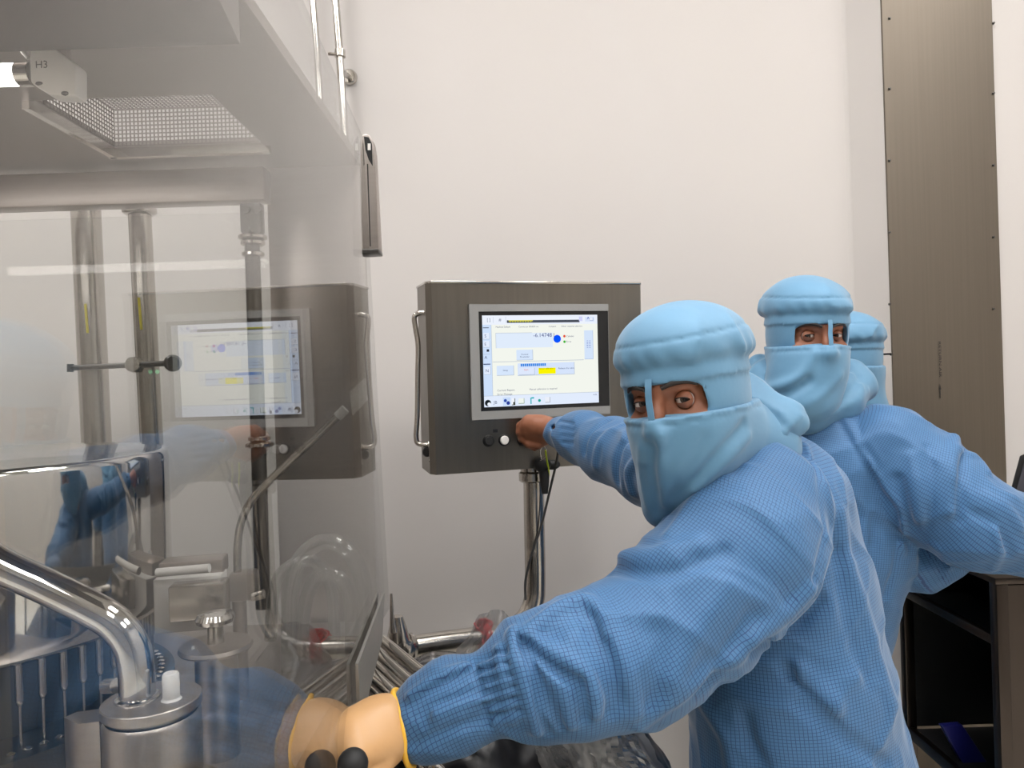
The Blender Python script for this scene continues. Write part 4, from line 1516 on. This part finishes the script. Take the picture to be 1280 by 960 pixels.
# shoulder and sleeve folds as they lie in the photograph
g.fold([(1000, 556), (1026, 606), (1030, 660), (1024, 700), (1012, 738)], .005, -.005)
g.fold([(1006, 556), (1033, 606), (1038, 660), (1031, 706), (1019, 745)], .006, .004)
g.fold([(1012, 738), (985, 765), (942, 800)], .011, .012)
g.fold([(1022, 752), (990, 785), (948, 812)], .010, -.014)
g.fold([(950, 806), (985, 840), (1020, 880), (1060, 930)], .009, -.009)
g.fold([(965, 800), (1005, 842), (1045, 885)], .012, .006)
g.fold([(862, 614), (842, 632), (820, 656)], .007, -.008)
g.fold([(905, 600), (868, 626), (838, 668)], .011, .006)
g.fold([(762, 712), (800, 717), (850, 713), (905, 690)], .009, -.008)
g.fold([(770, 690), (815, 694), (870, 680)], .013, .007)
g.fold([(652, 796), (690, 764), (728, 748), (748, 763), (755, 794)], .008, .010)
g.fold([(662, 806), (700, 780), (732, 768), (742, 800)], .014, -.006)
g.fold([(761, 775), (780, 829), (796, 888)], .008, .011)
g.fold([(744, 775), (758, 830), (766, 885)], .012, -.009)
g.fold([(820, 790), (822, 840), (816, 880)], .013, -.005)
g.fold([(649, 797), (680, 829), (711, 847), (725, 853)], .0055, -.014)
g.fold([(724, 851), (731, 879), (730, 898)], .0055, -.014)
g.fold([(662, 795), (692, 815), (724, 836), (740, 856), (744, 890)], .008, .010)
g.fold([(652, 807), (672, 845), (684, 878), (702, 910)], .005, -.012)
g.fold([(662, 815), (690, 845), (706, 872), (714, 905)], .007, .009)
g.fold([(668, 850), (672, 890), (686, 920)], .005, -.010)
g.fold([(640, 792), (648, 830), (664, 880), (672, 915)], .008, .009)
g.fold([(622, 812), (630, 850), (640, 898)], .008, .006)
g.fold([(508, 880), (545, 858), (588, 839)], .0055, -.010)
g.fold([(512, 872), (548, 848), (584, 832)], .007, .007)
g.fold([(545, 893), (575, 880), (606, 872)], .006, .006)
g.fold([(530, 905), (535, 885), (548, 880), (600, 862)], .005, -.007)
g.fold([(518, 930), (558, 914), (606, 897)], .006, -.007)
g.fold([(515, 884), (524, 880)], .004, -.006)
g.fold([(515, 896), (528, 890)], .004, -.006)
g.fold([(518, 918), (530, 908)], .004, -.006)
for k_ in range(6):
    yy = 826 + k_ * 14
    g.fold([(592 + k_ * 4, yy), (612 + k_ * 4, yy - 6), (634 + k_ * 3, yy - 10)], .0045, -.006)
    g.fold([(596 + k_ * 4, yy + 7), (616 + k_ * 4, yy + 1), (638 + k_ * 3, yy - 3)], .0045, .005)
g.fold([(590, 824), (600, 860), (612, 906)], .004, -.006)
g.fold([(800, 905), (850, 868), (925, 818)], .012, .006)
g.fold([(905, 735), (870, 790), (845, 850)], .016, .006)
g.fold([(940, 770), (905, 820), (880, 860)], .013, -.006)
g.fold([(1050, 640), (1066, 720), (1090, 800), (1115, 880)], .012, .006)
g.fold([(1045, 690), (1058, 770), (1085, 850)], .010, -.005)
g.fold([(900, 860), (930, 900), (950, 960)], .012, -.007)
g.fold([(880, 880), (905, 920), (915, 960)], .012, .006)
g.fold([(1000, 880), (1060, 925), (1110, 958)], .010, -.008)
# far sleeve
g.fold([(800, 540), (775, 560), (770, 600)], .009, -.010)
g.fold([(780, 532), (752, 552), (745, 580)], .009, .008)
g.fold([(760, 525), (735, 545), (730, 565)], .007, -.006)
g.fold([(800, 570), (785, 590), (790, 615)], .009, .009)
for k_ in range(4):
    g.fold([(700 + k_, 526 + 9 * k_), (716, 530 + 8 * k_)], .004, -.004)
g.cuts.append(lambda P: ell(P, A(694, 535, 1.742), (.010, .02, .0065)))
ZG = A(1000, 1085, 1.2)[2]
def g1f(P):
    return np.maximum(g(P), ZG - P[:, 2])
bpts = np.array([p for l in g.limbs for p, r in l])
smesh('gown', g1f, np.array([-.24, .84, max(ZG - .02, bpts.min(0)[2] - .15)]), np.array([.78, 1.86, 1.46]), .0037, M['gown'], per, g.uv)
# trousers and boots below the frame
def legs(body, hip, feet, mat='gown', hz=.0, scale=1.):
    for f_, sx in zip(feet, (-1, 1)):
        hp_ = np.array(hip) + np.array([sx * .085, 0, 0])
        f_ = np.array(f_)
        kn = (hp_ + f_) / 2 + np.array([0, -.03, .03])
        fa = np.array([f_[0], f_[1], .17])
        L_ = [(hp_ + np.array([0, 0, .05]), .125), (kn, .095), (fa, .075)]
        gg = Garment([L_]); gg.noise = (.004, 20.)
        P0 = np.array([p for p, r in L_])
        smesh('trouser_leg', gg, P0.min(0) - .15, P0.max(0) + .15, .012, M[mat], body, gg.uv)
        bt = [(fa + np.array([0, 0, .08]), .075), (np.array([f_[0], f_[1], .06]), .058), (np.array([f_[0] - .10, f_[1] - .10, .04]), .04)]
        fn = lambda P, bt=bt: np.maximum(chain(P, bt, .03), .002 - P[:, 2])
        P0 = np.array([p for p, r in bt])
        lo = P0.min(0) - .1; lo[2] = -.02
        smesh('boot', fn, lo, P0.max(0) + .12, .012, M['white'], body)
legs(per, (A(1012, 1110, 1.2)[0], 1.2, ZG), [(.47, 1.12, 0), (.62, 1.28, 0)])
build_head(H1, per, EYE)
build_hood(H1, per, .3)
# veil below the eyes
vp1 = [A(865, 545, 1.10), A(850, 600, 1.10), A(826, 640, 1.11)]
def veil1(P):
    L = H1.loc(P)
    b = veil_base(L)
    d = smin(b, chain(P, [(vp1[0], .075), (vp1[1], .058), (vp1[2], .022)], .03), .03)
    d = smin(d, cone(P, A(905, 545, 1.13), A(930, 560, 1.17), .07, .085), .03)
    top = L[:, 2] + .0195 - .10 * L[:, 0] ** 2 - .0 * L[:, 1]
    hem = np.exp(-((top + .010) / .0022) ** 2) * .0028 * (top > -.02)
    d = d + hem
    for pts, w, h in V1F:
        e = polyd(P, pts)
        d = d - h * np.exp(-(e / w) ** 2)
    d = d - .002 * wob(P, 30)
    return np.maximum(d, top)
V1F = []
def vf(fn, lst, px, w, h):
    pts = trace(fn, px)
    lst.append(([np.array(p, np.float32) for p in catmull([Vector(q) for q in pts], 3)], w, h))
for px, w, h in (([(812, 545), (815, 590), (822, 640)], .007, -.006), ([(826, 545), (828, 590), (832, 630)], .008, .006),
                 ([(930, 530), (895, 570), (852, 618)], .007, -.007), ([(935, 545), (905, 578), (866, 612)], .007, .006), ([(880, 550), (862, 590), (845, 620)], .009, -.004),
                 ([(800, 560), (802, 600), (810, 635)], .005, .004)):
    vf(veil1, V1F, px, w, h)
cloth('face_veil', veil1, [H1.c, vp1[1], vp1[2], A(935, 560, 1.17)], .125, .0042, per)
# cape of the hood spreading over the shoulder
c1 = [A(915, 560, 1.16), A(960, 535, 1.15), A(1000, 532, 1.13)]
C1F = []
def cape1(P):
    d = chain(P, [(A(905, 545, 1.17), .062), (A(950, 530, 1.16), .045), (A(985, 528, 1.14), .022), (A(1004, 530, 1.13), .008)], .02)
    d = smin(d, chain(P, [(A(985, 524, 1.14), .02), (A(950, 565, 1.10), .016), (A(905, 588, 1.075), .014), (A(880, 600, 1.07), .008)], .01), .025)
    d = smin(d, chain(P, [(A(915, 515, 1.2), .07), (A(955, 555, 1.25), .06)], .01), .02)
    for pts, w, h in C1F:
        e = polyd(P, pts)
        d = d - h * np.exp(-(e / w) ** 2)
    return d - .0025 * wob(P, 28, 2.) - .006 * np.clip(1 - np.abs(wob(P, 21, 4.)) * 1.6, 0, 1) ** 3
for px, w, h in (([(940, 512), (960, 535), (968, 550)], .006, -.008), ([(955, 508), (978, 528), (990, 545)], .006, -.006), ([(930, 520), (935, 550), (905, 585)], .006, -.007),
                 ([(1000, 520), (960, 556), (900, 592)], .006, .005)):
    vf(cape1, C1F, px, w, h)
cloth('cape', cape1, c1 + [A(880, 600, 1.07), A(955, 555, 1.25)], .11, .0045, per)
# gloved near hand closed over the lever
hg = A(470, 912, .92)
W0 = A(512, 908, .94)
K = [A(444, 902, .90), A(440, 914, .885), A(442, 928, .872), A(448, 942, .862)]
hand1 = {'palm': [[(W0, .033), (A(492, 908, .93), .032), (A(470, 908, .915), .034)],
                  [(A(478, 900, .92), .03), (K[0], .019)], [(A(476, 908, .912), .03), (K[1], .02)], [(A(476, 920, .905), .03), (K[2], .02)], [(A(482, 930, .90), .026), (K[3], .018)]],
         'fingers': []}
for i, (kx, ky, kd) in enumerate(((446, 905, .90), (441, 916, .885), (443, 930, .872), (450, 943, .862))):
    k0 = K[i]
    k1 = A(kx - 6, ky + 26, kd - .012); k2 = A(kx + 8, ky + 46, kd - .008); k3 = A(kx + 22, ky + 44, kd + .002)
    hand1['fingers'].append([(k0, .0125), (k1, .011), (k2, .010), (k3, .009)])
hand1['fingers'].append([(A(492, 935, .905), .016), (A(478, 955, .88), .0125), (A(462, 968, .865), .0105)])
def gl1(P):
    d = fingers(P, hand1)
    return d - .0006 * wob(P, 60)
hp0 = [p for l in hand1['palm'] + hand1['fingers'] for p, r in l]
gv = smesh('glove', gl1, np.min(hp0, 0) - .05, np.max(hp0, 0) + .05, .0034, M['glove'], per, relax=2)
gv['label'] = 'tan latex glove'
ax = (A(530, 900, .94) - A(490, 912, .934)); ax = Vector(ax / np.linalg.norm(ax))
fr = frame_from(ax)
e1, e2 = Vector(fr.col[0]), Vector(fr.col[1])
cc = Vector(A(505, 910, .937))
MB().tube([cc + (e1 * math.cos(t) + e2 * math.sin(t)) * .0455 + ax * .003 * math.sin(3 * t) for t in (2 * PI * i / 48 for i in range(48))], .0036, seg=10, closed=True).build('glove_cuff', M['glove_rim'], per)
# bare far hand turning the button
bt = pp(BTN[0], BTN[1], BZ + .012)
def hp3(px, py, c):
    """point c metres in front of the panel face, seen at a pixel"""
    d = Vector(ray(px, py)); o = Vector(EYE)
    t = (pp(0, 0, BZ + c) - o).dot(pn) / d.dot(pn)
    return np.array(o + d * t)
wr_ = A(697, 541, 1.775)
hand2 = {'palm': [[(wr_, .026), (hp3(684, 535, .075), .027), (hp3(672, 533, .062), .026)],
                  [(hp3(676, 530, .066), .022), (hp3(661, 526, .05), .016)], [(hp3(676, 533, .062), .022), (hp3(658, 532, .05), .016)],
                  [(hp3(676, 540, .058), .022), (hp3(659, 540, .046), .015)], [(hp3(680, 546, .058), .02), (hp3(664, 547, .044), .014)]],
         'fingers': [[(hp3(660, 525, .05), .0105), (hp3(650, 532, .034), .0095), (hp3(649, 541, .02), .009), (hp3(651, 546, .013), .0075)],
                     [(hp3(657, 531, .05), .0105), (hp3(650, 540, .036), .0098), (hp3(652, 549, .02), .009), (hp3(655, 551, .013), .0078)],
                     [(hp3(658, 539, .046), .0102), (hp3(654, 549, .034), .0095), (hp3(660, 556, .02), .0085), (hp3(664, 556, .014), .0075)],
                     [(hp3(664, 547, .044), .0092), (hp3(662, 555, .034), .0085), (hp3(668, 560, .022), .0075), (hp3(672, 559, .017), .007)],
                     [(hp3(684, 548, .055), .014), (hp3(672, 556, .052), .0115), (hp3(662, 555, .046), .0098), (hp3(653, 549, .03), .0085)]]}
hq = [p for l in hand2['palm'] + hand2['fingers'] for p, r in l]
smesh('hand', lambda P: fingers(P, hand2) - .0005 * wob(P, 70), np.min(hq, 0) - .04, np.max(hq, 0) + .04, .003, M['skin'], per, relax=1)
tn = Vector(hp3(653.5, 549.5, .0385))
MB().ball(tn, .0055, (1, .5, .8)).build('thumb_nail', plain('nail', srgb(214, 178, 156), .35, noise=.02), per)

# ------------------------------------------------ second person
pe2 = empty('person', (.72, 1.78, 0), 'second person in a blue gown behind, leaning on the steel cabinet and looking back', 'person')
H2 = Head(A(1009, 420, 1.72), math.radians(3), math.radians(3), math.radians(1), 1.0)
T2 = [(A(1020, 540, 1.76), .085), (A(1050, 580, 1.75), .135), (A(1062, 680, 1.76), .14), (A(1030, 790, 1.78), .140), (A(1000, 960, 1.82), .155), (A(990, 1060, 1.82), .155)]
N2 = [(A(1110, 560, 1.68), .098), (A(1160, 610, 1.64), .108), (A(1215, 650, 1.60), .098), (A(1280, 668, 1.60), .082), (A(1340, 682, 1.62), .062), (A(1385, 690, 1.64), .04)]
F2 = [(A(1060, 640, 1.86), .08), (A(1105, 705, 1.80), .068), (A(1150, 704, 1.72), .060), (A(1182, 692, 1.70), .052), (A(1206, 682, 1.70), .038)]
g2_ = Garment([T2, N2, F2], k=.02)
g2_.noise = (.002, 20.); g2_.crump = (.006, 13.); g2_.uvl = [[T2[1], T2[-1]], [N2[0], N2[-2]], F2]
for px, w, h in (([(1050, 528), (1076, 575), (1100, 615), (1118, 640), (1122, 690), (1106, 745)], .006, -.007), ([(1058, 526), (1084, 572), (1108, 612), (1127, 640), (1130, 690)], .007, .006),
                 ([(1196, 545), (1190, 580), (1188, 640)], .010, .012), ([(1206, 560), (1200, 600), (1198, 650)], .009, -.011), ([(1200, 562), (1222, 572), (1236, 590)], .008, .008),
                 ([(1122, 600), (1130, 635), (1140, 660)], .010, -.012), ([(1140, 570), (1146, 610), (1150, 650)], .012, .007), ([(1160, 560), (1164, 610), (1160, 660)], .010, -.006),
                 ([(1215, 640), (1245, 655), (1262, 690)], .009, -.008), ([(1230, 620), (1262, 640), (1276, 660)], .010, .007), ([(1246, 660), (1248, 690), (1240, 712)], .008, .008),
                 ([(1080, 560), (1090, 620), (1092, 680)], .010, -.005), ([(1150, 690), (1170, 700), (1175, 720)], .007, -.007), ([(1165, 680), (1182, 695), (1188, 710)], .006, .006),
                 ([(1085, 640), (1070, 720), (1065, 780)], .012, .006)):
    g2_.fold(px, w, h)
smesh('gown', g2_, np.array([.50, 1.46, T2[-1][0][2] - .18]), np.array([1.36, 2.06, 1.42]), .0058, M['gown'], pe2, g2_.uv)
legs(pe2, T2[-1][0], [(.59, 1.84, 0), (.76, 1.9, 0)])
build_head(H2, pe2, EYE + np.array([-.1, 0, -.05]))
build_hood(H2, pe2, 1.1)
V2F = []
def veil2(P):
    L = H2.loc(P)
    b = veil_base(L)
    d = smin(b, chain(P, [(A(1006, 470, 1.70), .082), (A(1004, 495, 1.70), .078), (A(1010, 516, 1.72), .05)], .03), .03)
    top = L[:, 2] + .0195 - .0 + .6 * L[:, 0] ** 2
    d = d + np.exp(-((top + .010) / .0022) ** 2) * .0028 * (top > -.02)
    for pts, w, h in V2F:
        d = d - h * np.exp(-(polyd(P, pts) / w) ** 2)
    d = d - .002 * wob(P, 30, 4.)
    return np.maximum(d, top)
for px, w, h in (([(1018, 440), (1002, 470), (975, 482), (955, 488)], .010, .012), ([(1010, 476), (985, 492), (962, 496)], .010, -.013), ([(1050, 470), (1020, 500), (985, 512)], .010, .006)):
    vf(veil2, V2F, px, w, h)
cloth('face_veil', veil2, [H2.c, A(1004, 500, 1.70)], .15, .0052, pe2)
C2F = []
def cape2(P):
    d = chain(P, [(A(960, 478, 1.78), .05), (A(975, 500, 1.72), .055), (A(1010, 512, 1.70), .055), (A(1050, 500, 1.72), .05), (A(1072, 480, 1.76), .04)], .02)
    d = smin(d, chain(P, [(A(950, 458, 1.82), .03), (A(955, 490, 1.80), .045)], .01), .02)
    d = smin(d, chain(P, [(A(1062, 470, 1.78), .04), (A(1082, 488, 1.76), .02)], .01), .02)
    for pts, w, h in C2F:
        d = d - h * np.exp(-(polyd(P, pts) / w) ** 2)
    return d - .003 * wob(P, 24, 5.) - .006 * np.clip(1 - np.abs(wob(P, 19, 9.)) * 1.6, 0, 1) ** 3
for px, w, h in (([(952, 470), (968, 490), (985, 505)], .008, -.010), ([(1075, 470), (1062, 490), (1040, 508)], .008, -.010), ([(1084, 488), (1060, 505), (1030, 518)], .008, .006)):
    vf(cape2, C2F, px, w, h)
cloth('cape', cape2, [A(960, 478, 1.78), A(1082, 488, 1.76), A(1010, 512, 1.70)], .1, .0055, pe2)
# hands resting on the cabinet (out of the frame, and under the sleeve)
def rest_hand(body, w, d, up, mat):
    w, d, up = np.array(w), np.array(d, float), np.array(up, float)
    d /= np.linalg.norm(d)
    s = np.cross(d, up); s /= np.linalg.norm(s)
    hd2 = {'palm': [], 'fingers': []}
    for i, o in enumerate((-.028, -.010, .010, .027)):
        k = w + d * (.085 - abs(i - 1.3) * .004) + s * o + up * .008
        hd2['palm'].append([(w, .022), (k, .0125)])
        ln = (.068, .078, .073, .058)[i]
        hd2['fingers'].append([(k, .010), (k + d * ln * .5 + up * .006, .009), (k + d * ln * .8 - up * .004, .008), (k + d * ln - up * .014, .007)])
    hd2['fingers'].append([(w + d * .025 - s * .022, .014), (w + d * .055 - s * .046, .0105), (w + d * .082 - s * .05 - up * .006, .009)])
    q = [p for l in hd2['palm'] + hd2['fingers'] for p, r in l]
    return smesh('hand', lambda P: fingers(P, hd2), np.min(q, 0) - .04, np.max(q, 0) + .04, .004, mat, body)
rest_hand(pe2, A(1385, 690, 1.64) + np.array([0, 0, -.0]), (1, .1, -.1), (0, 0, 1), M['skin'])

# ------------------------------------------------ third person, turned away
pe3 = empty('person', (1.0, 2.2, 0), 'third person hidden behind the second, blue hood turned away with dark glasses', 'person')
H3 = Head(A(1063, 449, 2.12), math.radians(146), math.radians(0), math.radians(0), .98)
build_head(H3, pe3, EYE + np.array([4., 4., 0]), brow=False)
build_hood(H3, pe3, 2.2, openings=False)
def veil3(P):
    L = H3.loc(P)
    b = veil_base(L)
    d = smin(b, chain(P, [(A(1066, 480, 2.12), .075), (A(1070, 520, 2.13), .09)], .03), .03)
    top = L[:, 2] + .0195
    return np.maximum(d - .002 * wob(P, 26, 3.), top)
cloth('face_veil', veil3, [H3.c, A(1070, 520, 2.13)], .13, .0065, pe3)
T3 = [(A(1066, 520, 2.16), .09), (A(1056, 575, 2.18), .14), (A(1038, 720, 2.2), .145), (A(1020, 940, 2.2), .15)]
S3 = [(A(1092, 552, 2.14), .07), (A(1078, 660, 2.10), .06), (A(1050, 760, 2.04), .05)]
S3b = [(A(1022, 552, 2.24), .07), (A(990, 660, 2.26), .06), (A(975, 770, 2.2), .05)]
g3_ = Garment([T3, S3, S3b], k=.03); g3_.noise = (.004, 20.)
P0 = np.array([p for l in g3_.limbs for p, r in l])
smesh('gown', g3_, P0.min(0) - .2, P0.max(0) + .2, .009, M['gown'], pe3, g3_.uv)
legs(pe3, T3[-1][0], [(.80, 2.2, 0), (.97, 2.24, 0)])
rest_hand(pe3, A(1050, 764, 2.04), (0, -.3, -1), (0, -1, .3), M['skin'])
rest_hand(pe3, A(975, 774, 2.2), (0, -.3, -1), (0, -1, .3), M['skin'])
gs = MB()
def h3(x, y, z): return Vector(H3.w((x, y, z)))
for sx in (-1, 1):
    rim = [h3(sx * (.034 + .026 * a), -.122, .0 + .02 * b) for a, b in ((-1, -.8), (-.9, .9), (.9, 1), (1, -.5), (.5, -1), (-.6, -1))]
    gs.tube(rim, .0028, seg=8, closed=True)
    gs.tube([h3(sx * .06, -.121, .012), h3(sx * .095, -.10, .012), h3(sx * .102, -.02, .008)], .0026, seg=8)
gs.tube([h3(-.008, -.122, .006), h3(.008, -.122, .006)], .0024, seg=8)
gs.build('glasses', M['black'], pe3)
